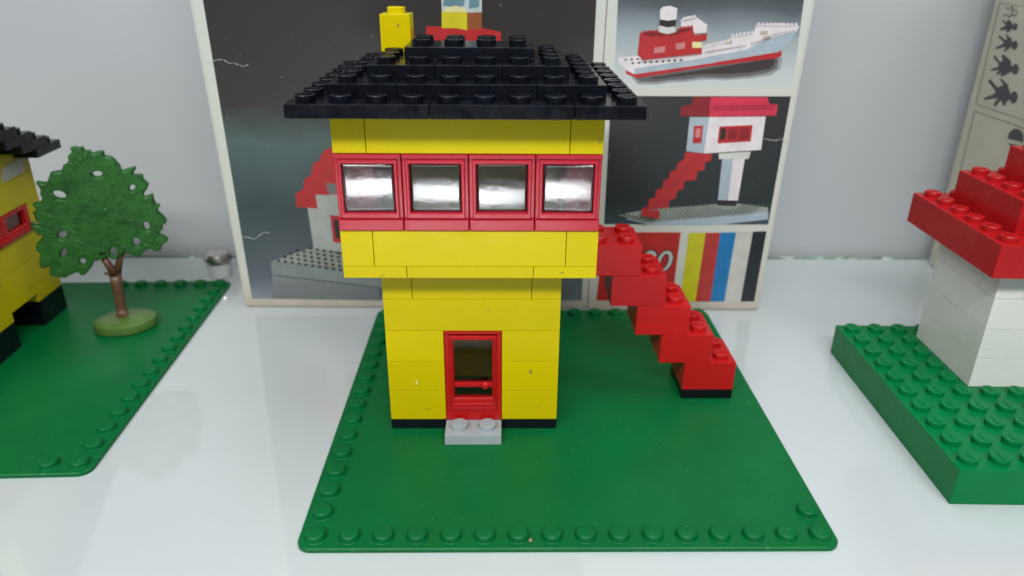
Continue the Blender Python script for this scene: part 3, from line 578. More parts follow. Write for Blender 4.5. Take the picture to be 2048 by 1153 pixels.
  ('steelprint', [[21.861,5.514],[21.928,5.563],[21.962,5.515],[21.895,5.465]]),
  ('steelprint', [[21.746,5.408],[21.813,5.457],[21.847,5.409],[21.78,5.359]]),
  ('steelprint', [[21.63,5.301],[21.698,5.351],[21.732,5.302],[21.664,5.252]]),
  ('steelprint', [[21.514,5.195],[21.582,5.244],[21.616,5.195],[21.548,5.145]]),
  ('steelprint', [[21.398,5.088],[21.466,5.137],[21.5,5.088],[21.432,5.038]]),
  ('steelprint', [[21.282,4.98],[21.35,5.03],[21.383,4.981],[21.315,4.931]]),
  ('steelprint', [[22.085,5.525],[22.152,5.574],[22.186,5.525],[22.119,5.476]]),
  ('steelprint', [[21.969,5.421],[22.037,5.47],[22.07,5.422],[22.003,5.372]]),
  ('steelprint', [[21.854,5.317],[21.921,5.366],[21.955,5.318],[21.888,5.268]]),
  ('steelprint', [[21.738,5.213],[21.806,5.262],[21.839,5.213],[21.772,5.164]]),
  ('steelprint', [[21.622,5.108],[21.689,5.158],[21.723,5.109],[21.656,5.059]]),
  ('steelprint', [[21.505,5.003],[21.573,5.053],[21.607,5.004],[21.539,4.954]]),
  ('steelprint', [[22.308,5.535],[22.375,5.584],[22.409,5.536],[22.342,5.486]]),
  ('steelprint', [[22.193,5.434],[22.26,5.483],[22.294,5.435],[22.227,5.385]]),
  ('steelprint', [[22.077,5.332],[22.145,5.382],[22.179,5.333],[22.111,5.283]]),
  ('steelprint', [[21.962,5.231],[22.029,5.28],[22.063,5.231],[21.995,5.182]]),
  ('steelprint', [[21.845,5.129],[21.913,5.178],[21.947,5.129],[21.879,5.079]]),
  ('steelprint', [[21.729,5.026],[21.797,5.076],[21.83,5.027],[21.763,4.977]]),
  ('steelprint', [[22.416,5.447],[22.483,5.496],[22.517,5.448],[22.45,5.398]]),
  ('steelprint', [[22.301,5.348],[22.368,5.397],[22.402,5.349],[22.335,5.299]]),
  ('steelprint', [[22.185,5.249],[22.252,5.298],[22.286,5.249],[22.219,5.199]]),
  ('steelprint', [[22.069,5.149],[22.136,5.199],[22.17,5.15],[22.103,5.1]]),
  ('steelprint', [[21.952,5.049],[22.02,5.099],[22.054,5.05],[21.986,5.0]]),
  ('steelprint', [[22.64,5.46],[22.706,5.509],[22.741,5.461],[22.674,5.411]]),
  ('steelprint', [[22.524,5.363],[22.591,5.413],[22.625,5.364],[22.558,5.314]]),
  ('steelprint', [[22.408,5.266],[22.475,5.316],[22.509,5.267],[22.442,5.217]]),
  ('steelprint', [[22.292,5.169],[22.359,5.219],[22.393,5.17],[22.326,5.12]]),
  ('steelprint', [[22.176,5.072],[22.243,5.122],[22.277,5.073],[22.21,5.023]]),
  ('steelprint', [[22.747,5.379],[22.814,5.428],[22.848,5.379],[22.782,5.33]]),
  ('steelprint', [[22.631,5.284],[22.698,5.334],[22.733,5.285],[22.666,5.235]]),
  ('steelprint', [[22.515,5.19],[22.582,5.24],[22.617,5.191],[22.55,5.141]]),
  ('steelprint', [[22.399,5.095],[22.466,5.145],[22.5,5.096],[22.433,5.046]]),
  ('steelprint', [[22.97,5.394],[23.037,5.444],[23.071,5.395],[23.005,5.345]]),
  ('steelprint', [[22.854,5.302],[22.921,5.352],[22.956,5.303],[22.889,5.253]]),
  ('steelprint', [[22.738,5.21],[22.805,5.26],[22.84,5.211],[22.773,5.161]]),
  ('steelprint', [[22.622,5.118],[22.689,5.168],[22.723,5.119],[22.656,5.069]]),
  ('steelprint', [[23.193,5.41],[23.26,5.459],[23.294,5.41],[23.228,5.361]]),
  ('steelprint', [[23.077,5.32],[23.144,5.37],[23.179,5.321],[23.112,5.271]]),
  ('steelprint', [[22.961,5.231],[23.028,5.281],[23.062,5.232],[22.996,5.182]]),
  ('steelprint', [[22.845,5.141],[22.912,5.191],[22.946,5.142],[22.879,5.092]]),
  ('steelprint', [[23.648,5.598],[23.714,5.647],[23.748,5.599],[23.683,5.549]]),
  ('steelprint', [[23.532,5.512],[23.598,5.561],[23.633,5.512],[23.567,5.463]]),
  ('steelprint', [[23.416,5.425],[23.483,5.475],[23.517,5.426],[23.451,5.376]]),
  ('steelprint', [[23.3,5.338],[23.367,5.388],[23.401,5.339],[23.335,5.289]]),
  ('steelprint', [[23.184,5.251],[23.251,5.301],[23.285,5.252],[23.219,5.202]]),
  ('steelprint', [[23.067,5.164],[23.134,5.214],[23.169,5.165],[23.102,5.115]]),
  ('steelprint', [[23.871,5.609],[23.936,5.658],[23.971,5.609],[23.906,5.56]]),
  ('steelprint', [[23.755,5.525],[23.821,5.574],[23.856,5.525],[23.79,5.476]]),
  ('steelprint', [[23.639,5.44],[23.705,5.49],[23.74,5.441],[23.674,5.392]]),
  ('steelprint', [[23.523,5.356],[23.589,5.406],[23.624,5.357],[23.558,5.307]]),
  ('steelprint', [[23.407,5.272],[23.473,5.321],[23.508,5.272],[23.442,5.223]]),
  ('steelprint', [[23.29,5.187],[23.357,5.237],[23.391,5.188],[23.325,5.138]]),
  ('steelprint', [[24.094,5.619],[24.159,5.668],[24.194,5.62],[24.129,5.57]]),
  ('steelprint', [[23.978,5.538],[24.044,5.587],[24.079,5.538],[24.013,5.489]]),
  ('steelprint', [[23.862,5.456],[23.928,5.505],[23.963,5.457],[23.897,5.407]]),
  ('steelprint', [[23.746,5.374],[23.812,5.424],[23.847,5.375],[23.781,5.325]]),
  ('steelprint', [[23.629,5.292],[23.696,5.342],[23.731,5.293],[23.664,5.243]]),
  ('steelprint', [[23.513,5.21],[23.579,5.26],[23.614,5.211],[23.548,5.161]]),
  ('steelprint', [[24.317,5.629],[24.382,5.679],[24.417,5.63],[24.352,5.581]]),
  ('steelprint', [[24.201,5.55],[24.266,5.6],[24.302,5.551],[24.236,5.502]]),
  ('steelprint', [[24.085,5.471],[24.15,5.521],[24.186,5.472],[24.12,5.423]]),
  ('steelprint', [[23.968,5.392],[24.034,5.442],[24.069,5.393],[24.004,5.343]]),
  ('steelprint', [[23.852,5.312],[23.918,5.362],[23.953,5.313],[23.887,5.264]]),
  ('steelprint', [[23.735,5.233],[23.801,5.283],[23.836,5.234],[23.77,5.184]]),
  ('steelprint', [[24.54,5.64],[24.605,5.689],[24.64,5.641],[24.575,5.591]]),
  ('steelprint', [[24.424,5.563],[24.489,5.613],[24.524,5.564],[24.459,5.515]]),
  ('steelprint', [[24.307,5.487],[24.373,5.536],[24.408,5.488],[24.343,5.438]]),
  ('steelprint', [[24.191,5.41],[24.257,5.459],[24.292,5.411],[24.226,5.361]]),
  ('steelprint', [[24.074,5.333],[24.14,5.383],[24.175,5.334],[24.109,5.284]]),
  ('steelprint', [[23.957,5.256],[24.023,5.305],[24.059,5.256],[23.993,5.207]]),
  ('darkglass', [[18.029,5.159],[18.137,5.2],[18.213,5.161],[18.107,5.111]]),
  ('darkglass', [[18.217,5.118],[18.324,5.159],[18.401,5.12],[18.294,5.07]]),
  ('darkglass', [[18.404,5.077],[18.512,5.118],[18.589,5.079],[18.482,5.029]]),
  ('darkglass', [[18.592,5.036],[18.7,5.077],[18.777,5.038],[18.67,4.987]]),
  ('darkglass', [[18.78,4.995],[18.888,5.036],[18.965,4.997],[18.858,4.946]]),
  ('darkglass', [[18.969,4.954],[19.076,4.994],[19.153,4.955],[19.047,4.905]]),
  ('darkglass', [[19.157,4.913],[19.265,4.953],[19.342,4.914],[19.236,4.864]]),
  ('darkglass', [[19.346,4.871],[19.453,4.912],[19.531,4.873],[19.425,4.822]]),
  ('darkglass', [[19.535,4.83],[19.642,4.871],[19.72,4.831],[19.614,4.781]]),
  ('redprint', [[19.099,5.364],[19.903,5.322],[19.942,4.927],[19.098,5.059]]),
  ('paper', [[24.151,8.741],[24.239,8.71],[24.327,8.726],[24.367,8.665],[24.469,8.684],[24.612,8.668],[24.689,8.665],[24.758,8.695],[24.849,8.673],[24.923,8.71],[25.01,8.77],[25.111,8.73],[25.158,8.779],[25.257,8.743],[25.305,8.71],[25.339,8.728],[25.342,8.712],[25.308,8.694],[25.26,8.723],[25.163,8.753],[25.113,8.72],[25.017,8.732],[24.926,8.694],[24.85,8.666],[24.76,8.685],[24.696,8.626],[24.617,8.64],[24.472,8.669],[24.373,8.629],[24.33,8.706],[24.241,8.695],[24.156,8.711]]),
  ('darkred', [[21.755,10.055],[21.744,10.141],[21.829,10.141],[21.841,10.056]]),
  ('darkred', [[21.889,10.059],[21.878,10.145],[21.963,10.145],[21.975,10.06]]),
  ('darkred', [[22.023,10.063],[22.012,10.149],[22.097,10.149],[22.109,10.064]]),
  ('darkred', [[22.158,10.067],[22.146,10.153],[22.231,10.153],[22.244,10.068]]),
  ('darkred', [[22.292,10.071],[22.28,10.157],[22.365,10.157],[22.378,10.072]]),
  ('darkred', [[22.426,10.075],[22.414,10.161],[22.499,10.161],[22.512,10.076]]),
  ('darkred', [[22.56,10.079],[22.548,10.165],[22.633,10.165],[22.646,10.08]]),
  ('darkred', [[22.694,10.083],[22.682,10.169],[22.767,10.169],[22.78,10.084]]),
  ('darkred', [[22.828,10.087],[22.815,10.173],[22.901,10.174],[22.914,10.088]]),
  ('darkred', [[22.962,10.091],[22.949,10.177],[23.035,10.178],[23.048,10.092]]),
  ('darkred', [[23.096,10.095],[23.083,10.181],[23.169,10.182],[23.182,10.096]]),
  ('darkred', [[23.23,10.099],[23.217,10.185],[23.303,10.186],[23.316,10.1]]),
  ('darkred', [[23.365,10.103],[23.351,10.189],[23.437,10.19],[23.451,10.104]]),
  ('darkred', [[23.499,10.107],[23.485,10.193],[23.571,10.194],[23.585,10.108]]),
  ('darkred', [[23.633,10.111],[23.619,10.197],[23.705,10.198],[23.719,10.112]]),
  ('darkred', [[23.767,10.115],[23.753,10.201],[23.839,10.202],[23.853,10.116]]),
  ('darkred', [[23.901,10.119],[23.887,10.205],[23.972,10.206],[23.987,10.12]]),
  ('darkred', [[24.035,10.123],[24.02,10.209],[24.106,10.21],[24.121,10.124]]),
  ('darkred', [[24.169,10.127],[24.154,10.213],[24.24,10.214],[24.255,10.128]]),
  ('darkred', [[24.303,10.131],[24.288,10.217],[24.374,10.218],[24.389,10.132]]),
  ('blueshade', [[18.437,4.88],[18.432,4.949],[18.524,4.95],[18.53,4.88]]),
  ('blueshade', [[18.567,4.85],[18.561,4.919],[18.654,4.92],[18.659,4.85]]),
  ('blueshade', [[18.697,4.819],[18.691,4.889],[18.783,4.89],[18.789,4.82]]),
  ('blueshade', [[18.827,4.789],[18.821,4.859],[18.913,4.86],[18.919,4.79]]),
  ('blueshade', [[18.957,4.759],[18.951,4.829],[19.043,4.83],[19.049,4.76]]),
  ('blueshade', [[19.087,4.729],[19.081,4.799],[19.173,4.799],[19.179,4.73]]),
  ('blueshade', [[19.217,4.699],[19.211,4.769],[19.303,4.769],[19.31,4.699]]),
  ('blueshade', [[19.347,4.669],[19.341,4.738],[19.433,4.739],[19.44,4.669]]),
 ],
 'logo': [
  ('redlogo', [[17.451,4.152],[21.043,4.18],[21.026,0.529],[17.305,0.514]]),
 ],
 'stripes': [
  ('yellowstripe', [[21.424,4.156],[22.212,4.162],[22.177,0.496],[21.419,0.458]]),
  ('redstripe', [[22.212,4.162],[22.894,4.179],[22.905,0.501],[22.177,0.496]]),
  ('bluestripe', [[22.894,4.179],[23.627,4.201],[23.594,0.507],[22.905,0.501]]),
  ('whitestripe', [[23.627,4.201],[24.413,4.225],[24.393,0.513],[23.594,0.507]]),
  ('blackstripe', [[24.411,4.236],[25.047,4.269],[25.064,0.531],[24.393,0.513]]),
 ],
}
SIDE_PRINT = [
  ('frame', [[0.472,14.013],[0.633,13.974],[0.857,9.184],[0.734,9.162]]),
  ('frame', [[0.523,14.016],[3.517,13.977],[3.537,13.941],[0.544,13.977]]),
  ('frame', [[0.755,9.193],[6.12,9.302],[6.143,9.261],[0.783,9.145]]),
  ('frame', [[0.802,8.84],[6.297,8.983],[6.321,8.942],[0.829,8.792]]),
  ('frame', [[0.802,8.84],[0.917,8.843],[1.091,4.077],[0.999,4.048]]),
  ('ink', [[4.464,10.087],[4.468,10.003],[4.441,9.923],[4.383,9.856],[4.301,9.809],[4.202,9.786],[4.096,9.789],[3.994,9.819],[3.905,9.873],[3.838,9.945],[3.801,10.028],[3.797,10.115],[3.826,10.195],[3.886,10.262],[3.969,10.308],[4.069,10.33],[4.174,10.325],[4.275,10.294],[4.362,10.24],[4.427,10.169]]),
  ('ink', [[1.453,10.498],[1.628,10.507],[2.474,10.26],[2.96,10.457],[2.463,10.644],[2.569,10.7],[3.343,10.515],[3.573,10.31],[3.796,10.146],[3.92,9.926],[3.717,9.851],[3.575,9.664],[3.549,9.561],[3.38,9.564],[3.206,9.722],[3.039,9.718],[2.774,9.422],[2.535,9.38],[2.592,9.59],[2.808,9.761],[2.425,9.729],[1.565,9.498],[1.439,9.588],[2.245,9.891],[2.422,10.045],[2.093,10.159],[1.413,10.408]]),
  ('ink', [[3.904,11.282],[3.907,11.21],[3.88,11.143],[3.826,11.088],[3.749,11.05],[3.658,11.033],[3.561,11.038],[3.467,11.066],[3.386,11.114],[3.326,11.177],[3.293,11.249],[3.291,11.322],[3.319,11.39],[3.375,11.445],[3.453,11.482],[3.544,11.498],[3.641,11.491],[3.734,11.463],[3.813,11.415],[3.872,11.353]]),
  ('ink', [[1.347,11.63],[1.472,11.628],[2.092,11.392],[2.289,11.497],[2.033,11.709],[2.219,11.77],[2.989,11.582],[3.189,11.37],[3.402,11.279],[3.322,11.134],[3.204,11.054],[2.601,10.794],[2.434,10.787],[2.507,10.96],[2.29,10.889],[2.105,10.757],[2.028,10.894],[2.205,11.041],[1.409,10.893],[1.415,10.977],[2.038,11.182],[1.952,11.334],[1.38,11.511]]),
  ('ink', [[3.237,12.278],[3.24,12.216],[3.219,12.158],[3.175,12.112],[3.113,12.081],[3.038,12.069],[2.959,12.076],[2.882,12.103],[2.815,12.146],[2.766,12.202],[2.738,12.264],[2.735,12.328],[2.757,12.385],[2.802,12.432],[2.865,12.462],[2.94,12.474],[3.019,12.465],[3.096,12.438],[3.161,12.395],[3.21,12.34]]),
  ('ink', [[1.261,12.556],[1.393,12.568],[2.025,12.412],[2.186,12.482],[1.911,12.615],[2.017,12.664],[2.545,12.516],[2.748,12.356],[2.865,12.235],[2.672,12.145],[2.274,11.912],[2.059,11.904],[2.334,12.101],[1.956,12.086],[1.361,11.918],[1.284,11.991],[1.884,12.214],[1.94,12.324],[1.35,12.46]]),
  ('ink', [[2.797,13.065],[2.798,13.016],[2.78,12.972],[2.743,12.937],[2.692,12.915],[2.631,12.906],[2.565,12.913],[2.502,12.935],[2.448,12.969],[2.408,13.013],[2.387,13.062],[2.385,13.111],[2.404,13.155],[2.441,13.19],[2.493,13.212],[2.555,13.22],[2.62,13.213],[2.682,13.191],[2.736,13.156],[2.775,13.113]]),
  ('ink', [[1.288,13.27],[1.672,13.187],[1.769,13.312],[2.027,13.291],[2.299,13.156],[2.475,13.015],[2.258,12.881],[2.077,12.764],[1.906,12.773],[1.922,12.892],[1.296,12.8],[1.22,12.874],[1.685,13.015],[1.634,13.105],[1.245,13.195]]),
  ('ink', [[2.421,13.65],[2.422,13.604],[2.403,13.562],[2.365,13.53],[2.313,13.509],[2.25,13.502],[2.184,13.51],[2.121,13.531],[2.067,13.565],[2.027,13.607],[2.006,13.653],[2.005,13.7],[2.025,13.741],[2.063,13.774],[2.116,13.794],[2.179,13.801],[2.245,13.793],[2.307,13.771],[2.361,13.737],[2.4,13.696]]),
  ('ink', [[1.264,13.882],[1.662,13.795],[1.753,13.924],[1.936,13.888],[1.996,13.753],[2.142,13.608],[1.922,13.478],[1.806,13.392],[1.636,13.459],[1.721,13.543],[1.28,13.435],[1.217,13.486],[1.634,13.638],[1.455,13.721]]),
  ('cream', [[2.374,13.65],[2.375,13.613],[2.36,13.58],[2.331,13.554],[2.291,13.537],[2.243,13.532],[2.192,13.538],[2.144,13.555],[2.102,13.582],[2.071,13.616],[2.054,13.653],[2.053,13.69],[2.068,13.723],[2.097,13.749],[2.138,13.766],[2.186,13.771],[2.237,13.765],[2.285,13.747],[2.327,13.72],[2.357,13.687]]),
  ('cream', [[1.367,13.822],[1.665,13.757],[1.734,13.854],[1.872,13.828],[1.916,13.726],[2.026,13.617],[1.861,13.519],[1.773,13.455],[1.646,13.505],[1.71,13.568],[1.379,13.488],[1.333,13.526],[1.645,13.64],[1.51,13.701]]),
  ('ink', [[5.893,8.5],[5.906,8.37],[5.857,8.243],[5.749,8.129],[5.593,8.04],[5.402,7.985],[5.196,7.969],[4.993,7.996],[4.815,8.062],[4.68,8.162],[4.602,8.286],[4.59,8.42],[4.644,8.551],[4.759,8.666],[4.922,8.753],[5.116,8.804],[5.322,8.814],[5.52,8.784],[5.69,8.717],[5.819,8.619]]),
  ('cream', [[4.523,8.215],[4.854,8.264],[5.905,8.348],[5.997,8.21],[4.956,8.083],[4.585,8.047]]),
  ('cream', [[5.781,7.855],[5.784,7.83],[5.768,7.804],[5.734,7.778],[5.686,7.755],[5.628,7.737],[5.566,7.725],[5.506,7.722],[5.454,7.728],[5.415,7.741],[5.393,7.761],[5.39,7.785],[5.407,7.812],[5.441,7.838],[5.49,7.862],[5.548,7.879],[5.61,7.89],[5.67,7.893],[5.721,7.887],[5.759,7.874]]),
]
CROWN = [[-0.525,8.402],[-0.349,8.454],[-0.195,8.395],[-0.038,8.43],[0.011,8.266],[0.193,8.251],[0.268,8.122],[0.45,8.193],[0.704,8.192],[0.69,7.992],[0.933,7.924],[1.075,7.767],[1.089,7.523],[1.245,7.293],[1.386,7.35],[1.75,7.427],[1.769,7.336],[1.603,7.103],[1.99,7.049],[1.973,6.85],[2.157,6.632],[2.06,6.439],[1.893,6.252],[1.861,6.072],[2.095,6.13],[2.237,6.167],[2.229,5.911],[2.288,5.678],[2.444,5.631],[2.328,5.487],[2.28,5.367],[2.437,5.214],[2.574,4.935],[2.53,4.782],[2.372,4.725],[2.331,4.486],[2.123,4.457],[2.15,4.347],[2.359,4.214],[2.497,4.036],[2.379,3.888],[2.215,3.801],[2.072,3.515],[1.868,3.519],[1.687,3.652],[1.521,3.651],[1.412,3.557],[1.283,3.455],[1.14,3.322],[1.001,3.416],[0.864,3.564],[0.729,3.722],[0.576,3.581],[0.333,3.398],[0.109,3.406],[-0.051,3.503],[-0.259,3.584],[-0.43,3.393],[-0.607,3.396],[-0.742,3.167],[-0.913,2.976],[-1.128,2.791],[-1.274,2.812],[-1.315,2.957],[-1.449,2.944],[-1.588,2.91],[-1.733,2.845],[-1.882,2.759],[-2.044,2.815],[-2.206,2.871],[-2.411,2.922],[-2.419,3.082],[-2.335,3.388],[-2.492,3.336],[-2.664,3.329],[-2.713,3.493],[-2.663,3.716],[-2.56,3.993],[-2.665,4.09],[-2.668,4.266],[-2.582,4.46],[-2.375,4.638],[-2.301,4.782],[-2.46,4.822],[-2.583,5.019],[-2.645,5.298],[-2.604,5.403],[-2.396,5.299],[-2.262,5.263],[-2.403,5.45],[-2.394,5.678],[-2.435,5.752],[-2.413,5.849],[-2.266,5.882],[-2.314,6.035],[-2.373,6.14],[-2.311,6.231],[-2.063,6.235],[-1.982,6.344],[-1.936,6.437],[-1.924,6.68],[-1.992,6.928],[-2.034,7.105],[-1.874,7.09],[-1.639,7.04],[-1.568,7.177],[-1.426,7.452],[-1.255,7.485],[-1.006,7.492],[-0.921,7.695],[-0.739,7.775],[-0.663,7.94],[-0.68,8.055],[-0.575,8.16],[-0.482,8.21]]
CROWN_HOLES = [[[0.455,7.226],[0.418,7.166],[0.341,7.126],[0.246,7.118],[0.157,7.143],[0.099,7.195],[0.086,7.259],[0.123,7.319],[0.2,7.359],[0.295,7.367],[0.384,7.342],[0.443,7.291]],[[-1.078,6.378],[-1.143,6.321],[-1.251,6.31],[-1.372,6.348],[-1.474,6.423],[-1.53,6.517],[-1.525,6.603],[-1.46,6.659],[-1.353,6.67],[-1.232,6.634],[-1.13,6.559],[-1.073,6.465]],[[1.547,6.456],[1.49,6.408],[1.43,6.391],[1.384,6.41],[1.363,6.46],[1.373,6.527],[1.412,6.594],[1.469,6.642],[1.529,6.659],[1.576,6.64],[1.597,6.591],[1.586,6.523]],[[1.843,4.798],[1.844,4.698],[1.814,4.615],[1.76,4.569],[1.698,4.575],[1.643,4.629],[1.61,4.718],[1.609,4.818],[1.639,4.901],[1.692,4.946],[1.755,4.941],[1.81,4.887]],[[1.333,4.129],[1.341,4.023],[1.313,3.93],[1.254,3.874],[1.181,3.87],[1.114,3.919],[1.071,4.008],[1.063,4.113],[1.091,4.206],[1.15,4.262],[1.222,4.266],[1.289,4.217]],[[-1.379,4.843],[-1.378,4.759],[-1.422,4.67],[-1.501,4.6],[-1.592,4.569],[-1.671,4.584],[-1.717,4.641],[-1.718,4.725],[-1.673,4.813],[-1.595,4.883],[-1.504,4.914],[-1.425,4.9]],[[-1.593,3.861],[-1.651,3.773],[-1.716,3.722],[-1.773,3.721],[-1.805,3.771],[-1.804,3.858],[-1.77,3.958],[-1.713,4.045],[-1.648,4.096],[-1.591,4.097],[-1.559,4.048],[-1.56,3.961]],[[-0.93,3.418],[-0.961,3.348],[-1.016,3.3],[-1.079,3.289],[-1.135,3.317],[-1.168,3.376],[-1.169,3.451],[-1.138,3.521],[-1.084,3.568],[-1.02,3.579],[-0.964,3.552],[-0.931,3.493]],[[0.35,3.679],[0.3,3.571],[0.227,3.5],[0.15,3.488],[0.091,3.536],[0.064,3.631],[0.077,3.749],[0.127,3.857],[0.2,3.926],[0.276,3.939],[0.336,3.892],[0.363,3.797]],[[-0.152,3.676],[-0.17,3.631],[-0.202,3.6],[-0.24,3.592],[-0.272,3.609],[-0.29,3.647],[-0.291,3.695],[-0.272,3.74],[-0.24,3.771],[-0.203,3.779],[-0.171,3.762],[-0.152,3.724]]]
TRUNK = [[[-0.331,0.236],[0.283,0.154]],[[-0.263,0.593],[0.244,0.508]],[[-0.224,1.044],[0.218,0.973]],[[-0.199,1.605],[0.239,1.537]],[[-0.193,2.161],[0.27,2.092]],[[-0.2,2.548],[0.316,2.583]]]
BRANCHES = [[[0.067,2.619],[-0.115,3.081],[-0.269,3.532]],[[0.148,2.662],[0.357,3.286],[0.66,3.838]],[[-0.049,2.581],[-0.244,2.74],[-0.346,2.678]]]

# ------------------------------------------------------------------ the setting
bm = bmesh.new(); box(bm, -75, 75, -20, 17.1, -1.15, -0.15, bev=0.05, gap=0, zgap=0)
shelf = finish('shelf', bm, M['shelf']); shelf['kind'] = 'structure'
bm = bmesh.new(); box(bm, -120, 120, 17.75, 19.0, -60, 70, bev=0, gap=0, zgap=0)
wall = finish('wall', bm, M['wall']); wall['kind'] = 'structure'
# chipped glass edge that runs along the back of the shelf
bm = bmesh.new()
xs = [-75 + i * 0.37 for i in range(406)]
rows = []
for x in xs:
    h = 0.02 + random.random() * 0.10; d = random.random() * 0.10
    rows.append([bm.verts.new((x, 17.10, -0.95)), bm.verts.new((x, 17.08 + d * .3, -0.15 + h)), bm.verts.new((x, 17.34 + d, -0.15 + h * 0.5)), bm.verts.new((x, 17.40, -0.95))])
for a, b in zip(rows, rows[1:]):
    for k in range(4): bm.faces.new((a[k], b[k], b[(k + 1) % 4], a[(k + 1) % 4]))
ge = finish('glass_shelf_edge', bm, M['glass_edge']); ge['kind'] = 'structure'

# ------------------------------------------------------------------ central toy house
house = thing('toy_house', 'yellow two-storey toy house with black stepped roof, four red windows and red outside stair', 'toy house', (3, 2, -0.15))
OFF = Vector((3, 2, -0.15))
def place(o):                       # part built in shelf coordinates, moved under the house
    o.location = -OFF * S; return o
def hb(name, mname, *a, **k):
    return place(brick(name, house, M[mname], *a, **k))

bm = bmesh.new()
prism(bm, rounded_rect(-5.0, 11.0, -6.0, 10.0, 0.42), -0.15, 0.0, bev=0.03)
st = [(-4.5 + i, -5.5) for i in range(16)] + [(-4.5, -4.5 + j) for j in range(14)] + [(-4.5 + i, 9.5) for i in range(16)] + [(10.5, -4.5)]
for (x, y) in st: soft_stud(bm, x, y, 0.0)
place(finish('baseplate', bm, M['green'], house))

# black plinth, ground floor
hb('plinth_plate', 'black', -3, 3, 0, 2, 0, .4); hb('plinth_plate', 'black', -3, 3, 2, 4, 0, .4)
for k in range(3):
    z0, z1 = .4 + 1.2 * k, 1.6 + 1.2 * k
    hb('wall_brick', 'yellow', -3, -1, 0, 1, z0, z1); hb('wall_brick', 'yellow', 1, 3, 0, 1, z0, z1)
    if k % 2 == 0:
        hb('wall_brick', 'yellow', -3, -2, 1, 4, z0, z1); hb('wall_brick', 'yellow', 2, 3, 1, 4, z0, z1); hb('wall_brick', 'yellow', -2, 2, 3, 4, z0, z1)
    else:
        hb('wall_brick', 'yellow', -3, -2, 1, 3, z0, z1); hb('wall_brick', 'yellow', 2, 3, 1, 3, z0, z1); hb('wall_brick', 'yellow', -3, 3, 3, 4, z0, z1)
hb('wall_brick', 'yellow', -3, 3, 0, 1, 4, 5.2); hb('wall_brick', 'yellow', -3, 3, 3, 4, 4, 5.2)
hb('wall_brick', 'yellow', -3, -2, 1, 3, 4, 5.2); hb('wall_brick', 'yellow', 2, 3, 1, 3, 4, 5.2)
hb('wall_brick', 'yellow', -3, -2, 0, 4, 5.2, 6.4); hb('wall_brick', 'yellow', -2, 2, 0, 1, 5.2, 6.4)
hb('wall_brick', 'yellow', 2, 3, 0, 4, 5.2, 6.4); hb('wall_brick', 'yellow', -2, 2, 3, 4, 5.2, 6.4)
# upper floor: overhanging plates, brick course, window course, brick course
for y0 in (-1, 1, 3):
    for x0, x1 in ((-4, -2), (-2, 2), (2, 4)): hb('floor_plate', 'yellow', x0, x1, y0, y0 + 2, 6.4, 6.8)
for z0 in (6.8, 10.4):
    hb('wall_brick', 'yellow', -3, 3, -1, 0, z0, z0 + 1.2); hb('wall_brick', 'yellow', -4, -3, -1, 3, z0, z0 + 1.2)
    hb('wall_brick', 'yellow', -4, -3, 3, 5, z0, z0 + 1.2); hb('wall_brick', 'yellow', -3, 3, 4, 5, z0, z0 + 1.2)
    if z0 > 8: hb('wall_brick', 'yellow', 3, 4, -1, 5, z0, z0 + 1.2)
hb('wall_brick', 'yellow', 3, 4, -1, 2, 6.8, 8.0); hb('wall_brick', 'yellow', 3, 4, 4, 5, 6.8, 8.0)
for z0 in (8.0, 9.2):
    hb('wall_brick', 'yellow', -3, 3, 4, 5, z0, z0 + 1.2)
    hb('wall_brick', 'yellow', -4, -3, 4, 5, z0, z0 + 1.2); hb('wall_brick', 'yellow', 3, 4, 4, 5, z0, z0 + 1.2)

def frame_ring(bm, x0, x1, z0, z1, ix0, ix1, iz0, iz1, y0, y1, bev=0.02):
    """rectangular frame in the x-z plane built as one bevelled ring, y0 = front"""
    def loop(xa, xb, za, zb, y): return [bm.verts.new(c) for c in ((xa, y, za), (xb, y, za), (xb, y, zb), (xa, y, zb))]
    b = bev
    L = [loop(x0, x1, z0, z1, y1), loop(x0, x1, z0, z1, y0 + b), loop(x0 + b, x1 - b, z0 + b, z1 - b, y0),
         loop(ix0 - b, ix1 + b, iz0 - b, iz1 + b, y0), loop(ix0, ix1, iz0, iz1, y0 + b), loop(ix0, ix1, iz0, iz1, y1)]
    for a, c in zip(L, L[1:] + L[:1]):
        for k in range(4): bm.faces.new((a[k], a[(k + 1) % 4], c[(k + 1) % 4], c[k]))

